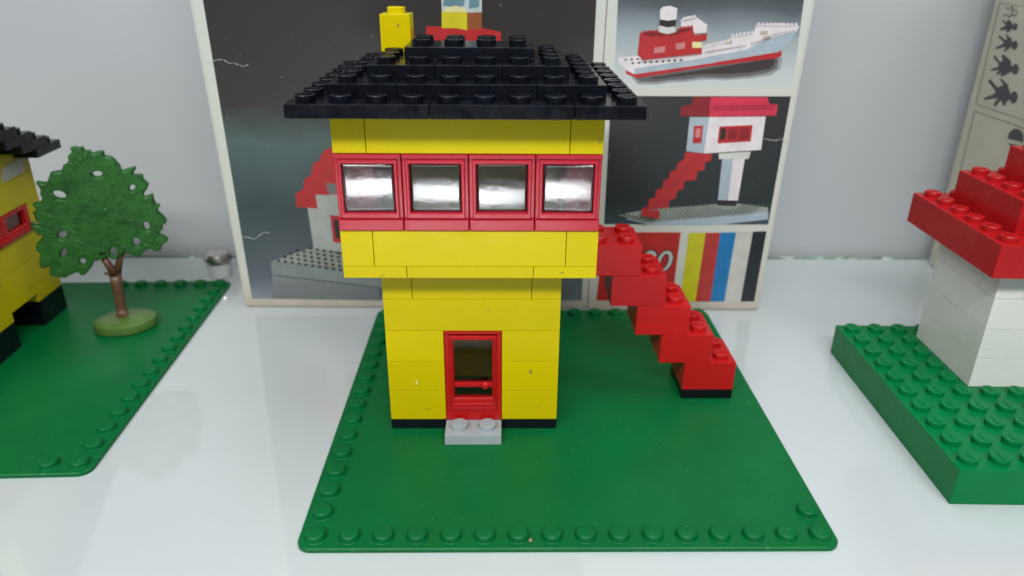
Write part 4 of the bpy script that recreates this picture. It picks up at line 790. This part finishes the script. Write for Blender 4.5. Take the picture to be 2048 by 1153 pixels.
def make_window(mname, width=2.0, h=2.4):
    """local frame: x across, y depth (front at 0, back at 1), z up from the sill"""
    w2 = width / 2 - 0.012
    bm = bmesh.new()
    frame_ring(bm, -w2, w2, 0.012, h - 0.012, -w2 + .13, w2 - .13, .40, h - .16, 0.07, 0.98)
    box(bm, -w2, w2, -0.06, 0.16, 0.012, 0.37, bev=0.03, gap=0, zgap=0)          # sill
    box(bm, -w2, w2, -0.03, 0.12, h - .15, h - .012, bev=0.025, gap=0, zgap=0)    # head moulding
    o = finish('window', bm, M[mname])
    bm = bmesh.new()
    frame_ring(bm, -w2 + .10, w2 - .10, .385, h - .17, -w2 + .215, w2 - .215, .58, h - .32, -0.035, 0.40, bev=0.035)
    s = finish('sash', bm, M[mname], o)
    bm = bmesh.new()
    # thick moulded pane, slightly bulged
    nx, nz = 14, 14; xa, xb, za, zb = -w2 + .2, w2 - .2, .57, h - .31
    gr = {}
    for side, yb in ((0, 0.11), (1, 0.20)):
        for i in range(nx + 1):
            for j in range(nz + 1):
                a, b = i / nx, j / nz
                bul = PANE_BULGE * (1 - (2 * a - 1) ** 2) * 0.35 + PANE_BULGE * (1 - (2 * b - 1) ** 2)
                gr[side, i, j] = bm.verts.new((xa + (xb - xa) * a, yb - bul, za + (zb - za) * b))
    for i in range(nx):
        for j in range(nz):
            f = bm.faces.new((gr[0, i, j], gr[0, i + 1, j], gr[0, i + 1, j + 1], gr[0, i, j + 1])); f.smooth = True
            f = bm.faces.new((gr[1, i, j], gr[1, i, j + 1], gr[1, i + 1, j + 1], gr[1, i + 1, j])); f.smooth = True
    for i in range(nx):
        bm.faces.new((gr[0, i, 0], gr[1, i, 0], gr[1, i + 1, 0], gr[0, i + 1, 0])); bm.faces.new((gr[0, i, nz], gr[0, i + 1, nz], gr[1, i + 1, nz], gr[1, i, nz]))
    for j in range(nz):
        bm.faces.new((gr[0, 0, j], gr[0, 0, j + 1], gr[1, 0, j + 1], gr[1, 0, j])); bm.faces.new((gr[0, nx, j], gr[1, nx, j], gr[1, nx, j + 1], gr[0, nx, j + 1]))
    p = finish('pane', bm, M['pane'], o)
    return o
PANE_BULGE = 0.035

def copy_part(o, parent):
    c = o.copy(); C.objects.link(c); c.parent = parent
    for ch in list(o.children):
        d = ch.copy(); C.objects.link(d); d.parent = c
    return c
win = make_window('red_faded')
win.parent = house
spots = [(-3, -1, 0, 0.012), (-1, -1, 0, -0.006), (1, -1, 0, 0.008), (3, -1, 0, -0.012)]
first = True
for (x, y, rz, wob) in spots + [(-4, 1, -math.pi / 2, 0), (-4, 3, -math.pi / 2, 0), (4, 1, math.pi / 2, 0)]:
    o = win if first else copy_part(win, house); first = False
    o.location = (Vector((x, y, 8.0)) - OFF) * S; o.rotation_euler = (wob * .4, 0, rz + wob * 0.3)
    for ch in o.children:
        if ch.name.startswith('pane'):          # each pane sits a touch differently in its frame
            tx, tz = {-3: (.022, .03), -1: (.0, -.02), 1: (-.03, .015), 3: (.012, -.035)}.get(x, (0, 0))
            ch.rotation_euler = (tx, 0, tz); ch.location = (0, -tx * 1.33 * S, 0)

def make_door(h=3.6):
    w2 = 0.99; bm = bmesh.new()
    frame_ring(bm, -w2, w2, 0.012, h - 0.012, -w2 + .16, w2 - .16, .30, h - .16, 0.04, 0.98)
    box(bm, -w2, w2, -0.045, 0.14, 0.012, 0.29, bev=0.02, gap=0, zgap=0)
    box(bm, -w2, w2, -0.02, 0.12, h - .11, h - .012, bev=0.02, gap=0, zgap=0)
    o = finish('door', bm, M['red'])
    bm = bmesh.new()
    frame_ring(bm, -.83, .83, .35, h - .2, -.75, .75, .9, h - .30, 0.0, 0.30, bev=0.03)
    frame_ring(bm, -.76, .76, .62, h - .28, -.71, .71, .70, h - .33, -0.05, 0.30, bev=0.02)
    frame_ring(bm, -.72, .72, .69, h - .32, -.67, .67, .86, h - .38, 0.02, 0.30, bev=0.02)
    box(bm, -.68, .68, 0.0, 0.2, 1.36, 1.52, bev=0.03, gap=0, zgap=0)
    box(bm, -.75, .75, -0.02, 0.2, .44, .52, bev=0.025, gap=0, zgap=0)
    finish('door_leaf', bm, M['red'], o)
    bm = bmesh.new(); r = bmesh.ops.create_uvsphere(bm, u_segments=16, v_segments=10, radius=0.14)
    for v in bm.verts: v.co = Vector((0.42 + v.co.x, -0.02 + v.co.y * 0.8, 1.45 + v.co.z * 1.1))
    finish('door_handle', bm, M['red'], o, smooth=True)
    bm = bmesh.new(); box(bm, -.70, .70, .15, .21, .80, h - .33, bev=0, gap=0, zgap=0)
    finish('pane', bm, M['door_pane'], o)
    return o
door = make_door(); door.parent = house; door.location = (Vector((0, 0, .4)) - OFF) * S
d2 = copy_part(door, house); d2.location = (Vector((4, 3, 6.8)) - OFF) * S; d2.rotation_euler = (0, 0, math.pi / 2)
hb('door_step', 'grey', -1, 1, -1, 0, 0, .4, studs='all')

# roof: four stepped layers of black plates, studs showing only where nothing covers them
def layer(x0, x1, y0, y1, z, cuts, inner, skip=()):
    def uncovered(xa, xb, ya, yb):
        r = []
        for i in range(int(xb - xa)):
            for j in range(int(yb - ya)):
                px, py = xa + i + .5, ya + j + .5
                if inner and inner[0] < px < inner[1] and inner[2] < py < inner[3]: continue
                if (px, py) in skip: continue
                r.append((px, py))
        return r
    for a, b in zip(cuts, cuts[1:]):
        y = y0
        while y < y1:
            hb('roof_plate', 'black', a, b, y, y + 2, z, z + .4, studs=uncovered(a, b, y, y + 2)); y += 2
layer(-5, 5, -2, 6, 11.6, (-5, -1, 3, 5), (-4, 4, -1, 5))
layer(-4, 4, -1, 5, 12.0, (-4, -2, 2, 4), (-3, 3, 0, 4))
layer(-3, 3, 0, 4, 12.4, (-3, -1, 1, 3), (-2, 2, 1, 3), skip=((-2.5, 3.5),))
layer(-2, 2, 1, 3, 12.8, (-2, 2), None)
hb('chimney', 'yellow', -3, -2, 3, 4, 12.8, 14.0, studs='all')
# outside stair
for k in range(5):
    x1 = 10 - k; z0 = .4 + 1.2 * k
    x0 = x1 - 2 if k < 4 else 3
    sx = [x1 - .5] if k < 4 else [5.5, 4.5]
    hb('stair_brick', 'red', x0, x1, 2, 4, z0, z0 + 1.2, studs=[(a, b) for a in sx for b in (2.5, 3.5)])
hb('stair_foot_plate', 'black', 8, 10, 2, 4, 0, .4)
# scuffs moulded or rubbed into the yellow bricks: small flat chips lying on the faces
def scuff(name, mname, pts, y):
    bm = bmesh.new()
    vs = [bm.verts.new((x, y, z)) for x, z in pts]; bm.faces.new(vs)
    r = bmesh.ops.extrude_face_region(bm, geom=bm.faces[:])
    for v in r['geom']:
        if isinstance(v, bmesh.types.BMVert): v.co.y += 0.012
    bmesh.ops.recalc_face_normals(bm, faces=bm.faces[:])
    place(finish(name, bm, M[mname], house))
def blob(cx, cz, rx, rz, n=9): return [(cx + rx * math.cos(2 * math.pi * k / n) * random.uniform(.6, 1), cz + rz * math.sin(2 * math.pi * k / n) * random.uniform(.6, 1)) for k in range(n)]
scuff('scuff', 'chip', blob(-2.0, 1.95, .05, .1), .003); scuff('scuff', 'dirt', blob(2.02, 2.4, .06, .11), .003)
scuff('scuff', 'dirt', blob(-1.7, .85, .16, .015), .003); scuff('scuff', 'dirt', blob(2.35, .95, .05, .04), .003)
scuff('scuff', 'dirt', blob(-.45, 7.05, .025, .03), -.997); scuff('scuff', 'dirt', blob(2.9, 6.6, .07, .03), -.997)
scuff('scuff', 'dirt', blob(-2.4, 13.66, .04, .08), 3.003)

# ------------------------------------------------------------------ left toy house on its own baseplate
lh_rot = math.radians(1.95)
lh = thing('toy_house', 'yellow toy house on black legs with sloping black roof, behind the toy tree', 'toy house', (-20.97, 5.22, -0.15), lh_rot)
bm = bmesh.new()
prism(bm, rounded_rect(-8, 8, -8, 8, 0.42), 0, 0.15, bev=0.03)
st = [(7.5, -7.5 + j) for j in range(16)] + [(6.5, -7.5)] + [(7.5 - i, 7.5) for i in range(1, 6)]
for (x, y) in st: soft_stud(bm, x, y, 0.15)
finish('baseplate', bm, M['green'], lh)
Z0 = 0.15
def lb(name, m, x0, x1, y0, y1, z0, z1, **k): return brick(name, lh, M[m], x0, x1, y0, y1, z0 + Z0, z1 + Z0, **k)
for (x0, x1) in ((-1, 1), (-7, -5)):
    for (ya, yb) in ((3, 5), (-1, 1), (-5, -3)):
        lb('leg_brick', 'black', x0, x1, ya, yb, 0, 1.2); lb('floor_plate', 'yellow_old', x0, x1, ya, yb, 1.2, 1.6)
lb('floor_plate', 'yellow_old', -7, 1, -5, 1, 1.6, 2.0); lb('floor_plate', 'yellow_old', -7, 1, 1, 5, 1.6, 2.0)
for z0, cut in ((2.0, 1), (3.2, -1), (5.6, 2)):
    for a, b in ((-5, cut), (cut, 5)):
        lb('wall_brick', 'yellow_old', 0, 1, a, b, z0, z0 + 1.2); lb('wall_brick', 'yellow_old', -7, -6, a, b, z0, z0 + 1.2)
    lb('wall_brick', 'yellow_old', -6, 0, 4, 5, z0, z0 + 1.2); lb('wall_brick', 'yellow_old', -6, 0, -5, -4, z0, z0 + 1.2)
# window course: red windows on the visible side, yellow bricks at the corners
lb('wall_brick', 'yellow_old', 0, 1, 4, 5, 4.4, 5.6); lb('wall_brick', 'yellow_old', -7, 0, 4, 5, 4.4, 5.6); lb('wall_brick', 'yellow_old', -7, -6, -5, 4, 4.4, 5.6)
lb('wall_brick', 'yellow_old', 0, 1, -5, -4, 4.4, 5.6); lb('wall_brick', 'yellow_old', -6, 0, -5, -4, 4.4, 5.6)
def small_window(y0, y1):
    bm = bmesh.new()
    wy = (y1 - y0) / 2 - .012
    frame_ring(bm, -wy, wy, 0.012, 1.188, -wy + .3, wy - .3, .34, .98, 0.03, 0.95, bev=0.03)
    box(bm, -wy, wy, -.09, .14, .012, .24, bev=.025, gap=0, zgap=0)
    o = finish('window', bm, M['red'], lh, loc=(1.0, (y0 + y1) / 2, 4.4 + Z0), rot=(0, 0, math.pi / 2))
    bm = bmesh.new(); box(bm, -wy + .28, wy - .28, .2, .26, .32, 1.0, bev=0, gap=0, zgap=0)
    finish('pane', bm, M['door_pane'], o)
for y0 in (-4, -2, 0, 2): small_window(y0, y0 + 2)
# stepped wall head under the sloping roof, then the roof plates
for k in range(8):
    top = 7.6 + .4 * k
    for x0, x1 in ((0, 1), (-7, -6)):
        lb('wall_plate', 'yellow_old', x0, x1, 4 - k, 5 - k, 6.8, top)
for k in range(8):
    lb('roof_plate', 'black', -8, -3, 4 - k, 6 - k, 7.6 + .4 * k, 8.0 + .4 * k, studs=[(-7.5 + i, 5.5 - k) for i in range(5)], letter_on=False)
    lb('roof_plate', 'black', -3, 2, 4 - k, 6 - k, 7.6 + .4 * k, 8.0 + .4 * k, studs=[(-2.5 + i, 5.5 - k) for i in range(5)], letter_on=False)
bm = bmesh.new()
vs = [bm.verts.new((1.0, y, z + Z0)) for y, z in ((2.7, 6.9), (3.1, 6.86), (4.3, 6.9), (4.6, 7.15), (4.5, 7.5), (3.4, 7.48), (2.9, 7.4))]
bm.faces.new(vs); r = bmesh.ops.extrude_face_region(bm, geom=bm.faces[:])
for v in r['geom']:
    if isinstance(v, bmesh.types.BMVert): v.co.x += 0.012
bmesh.ops.recalc_face_normals(bm, faces=bm.faces[:])
finish('worn_sticker', bm, M['sticker'], lh)

# ------------------------------------------------------------------ toy tree standing on the left baseplate
tree = thing('toy_tree', 'flat green plastic toy tree with serrated holed crown and brown trunk on an oval base', 'toy tree', (-16.35, 8.1, 0.0), math.radians(20))
bm = bmesh.new()
ring_stack(bm, 0.05, 0.0, [(1.22, 0.0), (1.32, 0.06), (1.34, 0.3), (1.30, 0.42), (1.18, 0.50), (0.95, 0.54), (0.5, 0.58), (0.2, 0.60)], seg=40, sx=1.0, sy=0.80)
finish('tree_base', bm, M['turf'], tree)
def tube(bm, pts, seg=12, flat=0.75):
    rings = []
    for i, (c, r) in enumerate(pts):
        d = (Vector(pts[min(i + 1, len(pts) - 1)][0]) - Vector(pts[max(i - 1, 0)][0])).normalized()
        side = d.cross(Vector((0, 1, 0))).normalized(); dep = side.cross(d).normalized()
        rings.append([bm.verts.new(Vector(c) + side * r * math.cos(2 * math.pi * k / seg) + dep * r * flat * math.sin(2 * math.pi * k / seg)) for k in range(seg)])
    for a, b in zip(rings, rings[1:]):
        for k in range(seg):
            f = bm.faces.new((a[k], a[(k + 1) % seg], b[(k + 1) % seg], b[k])); f.smooth = True
    bm.faces.new(rings[0][::-1]); bm.faces.new(rings[-1])
bm = bmesh.new()
tp = [(((a[0] + b[0]) / 2, 0, (a[1] + b[1]) / 2), abs(b[0] - a[0]) / 2) for a, b in TRUNK]
tp = [((tp[0][0][0], 0, 0.35), tp[0][1] * 1.35), ((tp[0][0][0], 0, 0.62), tp[0][1])] + tp[1:]
tube(bm, tp)
for br, r0, r1 in zip(BRANCHES, (.2, .17, .12), (.14, .11, .05)):
    n = len(br); tube(bm, [((p[0], 0.02, p[1]), r0 + (r1 - r0) * i / (n - 1)) for i, p in enumerate(br)], seg=10)
bmesh.ops.recalc_face_normals(bm, faces=bm.faces[:])
finish('trunk', bm, M['bark'], tree)
# crown: outline with holes, rounded thick slab
def crown_mesh():
    bm = bmesh.new()
    def smooth_loop(p, it=1):
        for _ in range(it):
            q = []
            for i in range(len(p)):
                a, b = p[i], p[(i + 1) % len(p)]
                q += [(a[0] * .88 + b[0] * .12, a[1] * .88 + b[1] * .12), (a[0] * .12 + b[0] * .88, a[1] * .12 + b[1] * .88)]
            p = q
        return p
    loops = [smooth_loop(CROWN)] + [h for h in CROWN_HOLES]
    def inset(p, d):
        n = len(p); out = []
        ar = sum(p[i][0] * p[(i + 1) % n][1] - p[(i + 1) % n][0] * p[i][1] for i in range(n))
        sgn = 1 if ar > 0 else -1
        for i in range(n):
            a, b, c = p[i - 1], p[i], p[(i + 1) % n]
            t = Vector((c[0] - a[0], c[1] - a[1])); 
            if t.length < 1e-9: out.append(b); continue
            t.normalize(); nx, ny = -t.y * sgn, t.x * sgn
            out.append((b[0] + nx * d, b[1] + ny * d))
        return out
    T = 0.21
    levels = [(0.0, T * .35), (0.035, T * .75), (0.085, T)]
    for side in (-1, 1):
        prev = None
        tops = []
        for li, lp in enumerate(loops):
            rows = []
            for (d, y) in levels:
                q = inset(lp, d if li == 0 else -d)
                rows.append([bm.verts.new((x, side * y, z)) for x, z in q])
            for a, b in zip(rows, rows[1:]):
                n = len(a)
                for k in range(n):
                    f = bm.faces.new((a[k], a[(k + 1) % n], b[(k + 1) % n], b[k])); f.smooth = True
            tops.append(rows[-1])
        flat = [v for t in tops for v in t]
        for tri in tessellate_polygon([[Vector((v.co.x, v.co.z, 0)) for v in t] for t in tops]):
            try: bm.faces.new([flat[i] for i in tri])
            except ValueError: pass
        bm.verts.index_update()
    bmesh.ops.remove_doubles(bm, verts=bm.verts[:], dist=1e-5)
    # rim joining both sides
    vs = bm.verts[:]
    return bm, loops, T
bm, loops, T = crown_mesh()
# low leaf reliefs moulded into both faces, pointing away from the fork
def inside(x, z, p):
    c = False
    for i in range(len(p)):
        (x1, z1), (x2, z2) = p[i - 1], p[i]
        if (z1 > z) != (z2 > z) and x < (x2 - x1) * (z - z1) / (z2 - z1) + x1: c = not c
    return c
rng = random.Random(11)
def ok(x, z): return inside(x, z, CROWN) and not any(inside(x, z, q) or min(math.hypot(x - a, z - b_) for a, b_ in q) < .06 for q in CROWN_HOLES)
def leaf(x, z, ang, ln, wd, hgt, side):
    n = 5; ca, sa = math.cos(ang), math.sin(ang)
    def pt(u, v, y): return bm.verts.new((x + u * ca - v * sa, side * y, z + u * sa + v * ca))
    y0 = T - .012
    L1 = []; L2 = []; mid = []
    for i in range(1, n):
        t = i / n; w_ = wd * math.sin(math.pi * t ** .8); u = ln * (t - .5)
        L1.append(pt(u, w_, y0)); L2.append(pt(u, -w_, y0)); mid.append(pt(u, 0, y0 + hgt * math.sin(math.pi * min(1, t * 1.1)) * .9 + .01))
    a, e = pt(-ln / 2, 0, y0), pt(ln / 2, 0, y0)
    for s_ in (L1, L2):
        bm.faces.new((a, s_[0], mid[0])).smooth = True; bm.faces.new((e, s_[-1], mid[-1])).smooth = True
        for i in range(n - 2): bm.faces.new((s_[i], s_[i + 1], mid[i + 1], mid[i])).smooth = True
for side in (-1, 1):
    for _ in range(420):
        x = rng.uniform(-2.9, 2.9); z = rng.uniform(2.2, 8.3); a = math.atan2(z - 3.6, x + .1) + rng.uniform(-.5, .5)
        ln = rng.uniform(.35, .6)
        if all(ok(x + k * ln / 2 * math.cos(a), z + k * ln / 2 * math.sin(a)) for k in (-1, -.5, 0, .5, 1)):
            leaf(x, z, a, ln, ln * .22, rng.uniform(.03, .075), side)
for lp in loops:
    a = [bm.verts.new((x, -T * .35, z)) for x, z in lp]; b = [bm.verts.new((x, T * .35, z)) for x, z in lp]; n = len(a)
    for k in range(n):
        f = bm.faces.new((a[k], a[(k + 1) % n], b[(k + 1) % n], b[k])); f.smooth = True
bmesh.ops.remove_doubles(bm, verts=bm.verts[:], dist=1e-4)
bmesh.ops.recalc_face_normals(bm, faces=bm.faces[:])
finish('crown', bm, M['leaf'], tree)

# ------------------------------------------------------------------ right toy house on a thick studded brick base
rh_rot = math.radians(-1.4)
rh = thing('toy_house', 'white toy house with stepped red roof on a thick green studded base', 'toy house', (15.30, -3.98, -0.15), rh_rot)
Z0 = 0.15
def rb(name, m, x0, x1, y0, y1, z0, z1, **k): return brick(name, rh, M[m], x0, x1, y0, y1, z0 + Z0, z1 + Z0, **k)
gs = [(i + .5, j + .5) for i in range(20) for j in range(10) if not (3 < i + .5 < 13 and 5 < j + .5 < 9)]
gs = [g for g in gs if g[0] < 12]
rb('brick_base', 'green_brick', 0, 20, 0, 10, -0.15, 1.2, studs=gs, letters=math.pi / 2 + .1)
for r in range(4):
    z0 = 1.2 + 1.2 * r
    cut = 4 if r == 3 else 9
    rb('wall_brick', 'white', 3, 4, 6, 9, z0, z0 + 1.2, tight=True)
    for a, b in ((3, cut), (cut, 13)):
        rb('wall_brick', 'white', a, b, 5, 6, z0, z0 + 1.2, tight=(a == 3 and b > 4))
    rb('wall_brick', 'white', 4, 13, 8, 9, z0, z0 + 1.2); rb('wall_brick', 'white', 12, 13, 6, 8, z0, z0 + 1.2)
for k, (xa, ya, yb) in enumerate(((2, 4, 10), (3, 5, 9), (4, 6, 8))):
    z0 = 6.0 + 1.2 * k
    xb = 14 - k
    inner = (xa + 1, xb - 1, ya + 1, yb - 1) if k < 2 else None
    def unc(x0, x1):
        return [(i + .5, j + .5) for i in range(x0, x1) for j in range(ya, yb) if not (inner and inner[0] < i + .5 < inner[1] and inner[2] < j + .5 < inner[3])]
    rb('roof_brick', 'red_roof', xa, xa + 2, ya, yb, z0, z0 + 1.2, studs=unc(xa, xa + 2), letters=.3)
    rb('roof_brick', 'red_roof', xa + 2, xb, ya, yb, z0, z0 + 1.2, studs=unc(xa + 2, xb), letters=.3)

# ------------------------------------------------------------------ printed toy box behind the central house
box_o = thing('toy_box', 'worn white cardboard box with printed pictures of toy models, behind the black-roofed house', 'box', (-11.663, 10.527, -0.15), -0.0129)
tilt = 0.0611
bw, bh, bd = 25.36, 19.5, 5.0
bm = bmesh.new()
n_ = 24
def jit(a): return random.uniform(-a, a)
# body: slightly bulged slab with worn, rounded edges; local x across, y up the front, z out of the front
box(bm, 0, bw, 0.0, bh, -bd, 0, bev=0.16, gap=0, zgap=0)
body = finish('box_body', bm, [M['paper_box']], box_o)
FR = Matrix.Rotation(math.pi / 2 + tilt, 4, 'X')
body.rotation_euler = FR.to_euler()
body.location = (0, 0, 0)
nice = {'large': 'house_picture', 'ship': 'ship_picture', 'stilt': 'stilt_house_picture', 'logo': 'logo_panel', 'stripes': 'colour_stripes'}
EPS = 0.0012
for key, polys in PICTURES.items():
    if key == 'large':      # the picture runs on above the frame to the top of the box
        p = polys[0][1]; p[0] = [0.62, 18.9]; p[3] = [16.45, 18.9]
    if key == 'ship':
        p = polys[0][1]; yl = p[1]; p[0] = [p[0][0], 15.2]; p[3] = [p[3][0], 15.2]
    names = []; 
    for mname, _ in polys:
        if mname not in names: names.append(mname)
    bm = bmesh.new(); z = 0.004
    for mname, pts in polys:
        flat_poly(bm, pts, z, names.index(mname)); z += EPS
    if key == 'logo':
        names += ['blackstripe', 'whitestripe']
        ib, iw, ir = names.index('blackstripe'), names.index('whitestripe'), names.index('redlogo')
        def shear(pts): return [(x + (y - 2.6) * 0.16, y) for x, y in pts]
        def ell(cx, cy, rx, ry, n=36): return shear([(cx + rx * math.cos(2 * math.pi * k / n), cy + ry * math.sin(2 * math.pi * k / n)) for k in range(n)])
        def rect(x0, x1, y0, y1): return shear([(x0, y0), (x1, y0), (x1, y1), (x0, y1)])
        def grow(x0, x1, y0, y1, g): return rect(x0 - g, x1 + g, y0 - g, y1 + g)
        L_ = [(18.05, 18.25, 2.1, 3.15), (18.25, 18.6, 2.1, 2.3)]
        E_ = [(18.72, 18.92, 2.1, 3.15), (18.92, 19.2, 2.1, 2.3), (18.92, 19.15, 2.53, 2.7), (18.92, 19.2, 2.95, 3.15)]
        for g, idx in ((0.055, ib), (0.0, iw)):
            for q in L_ + E_:
                flat_poly(bm, grow(*q, g), z, idx); z += EPS
        # G and O: rounded letters with a black keyline
        for cx, ry in ((19.66, .62), (20.42, .62)):
            for rx_, ry_, idx in ((.42, ry, ib), (.36, ry - .06, iw), (.185, ry - .22, ib), (.12, ry - .29, ir)):
                flat_poly(bm, ell(cx, 2.68, rx_, ry_), z, idx); z += EPS
        flat_poly(bm, rect(19.8, 20.02, 2.72, 2.9), z, ib); z += EPS
    o = finish(nice[key], bm, [M[n] for n in names], box_o); o.rotation_euler = body.rotation_euler
# the crease line between the large picture and the small ones
bm = bmesh.new(); flat_poly(bm, [(16.87, 0.1), (16.915, 0.1), (16.95, 19.3), (16.905, 19.3)], 0.003)
o = finish('crease_line', bm, M['greyprint'], box_o); o.rotation_euler = body.rotation_euler

# ------------------------------------------------------------------ second box at the right, its side turned to us
sb = thing('toy_box', 'yellowed cardboard box printed with a chain of black paper figures, behind the red-roofed white house', 'box', (25.4, 16.4, -0.15), math.radians(-97))
bm = bmesh.new(); box(bm, 0, 12.5, 0, 22, -6, 0, bev=0.14, gap=0, zgap=0)
sbb = finish('box_body', bm, M['beige'], sb); sbb.rotation_euler = (math.pi / 2, 0, 0)
names = ['frame', 'ink', 'cream']; bm = bmesh.new(); z = 0.004
for mname, pts in SIDE_PRINT:
    flat_poly(bm, pts, z, names.index(mname)); z += EPS
o = finish('printed_figures', bm, [M[n] for n in names], sb); o.rotation_euler = (math.pi / 2, 0, 0)

# ------------------------------------------------------------------ metal capped stud on the shelf
kn = thing('shelf_fixing', 'round nickel cap on a frosted stub, left of the white picture box', 'fixing', (-14.25, 14.6, -0.15))
bm = bmesh.new(); ring_stack(bm, 0, 0, [(.56, 0), (.6, .06), (.6, .66), (.55, .78), (.4, .82)])
finish('stub', bm, M['frost'], kn)
bm = bmesh.new(); ring_stack(bm, 0, 0, [(.55, .82), (.72, .86), (.76, .98), (.74, 1.16), (.62, 1.32), (.36, 1.42), (.1, 1.44)])
finish('cap', bm, M['metal'], kn)

# ------------------------------------------------------------------ a crumb on the front edge of the baseplate
bm = bmesh.new(); bmesh.ops.create_icosphere(bm, subdivisions=2, radius=0.065)
for v in bm.verts: v.co *= random.uniform(.75, 1.15); v.co.z *= 0.8
cr = finish('crumb', bm, M['crumb'], loc=(1.86, -5.72, 0.045))
cr['label'] = 'tiny pale brown crumb lying between the front studs of the central green baseplate'; cr['category'] = 'crumb'
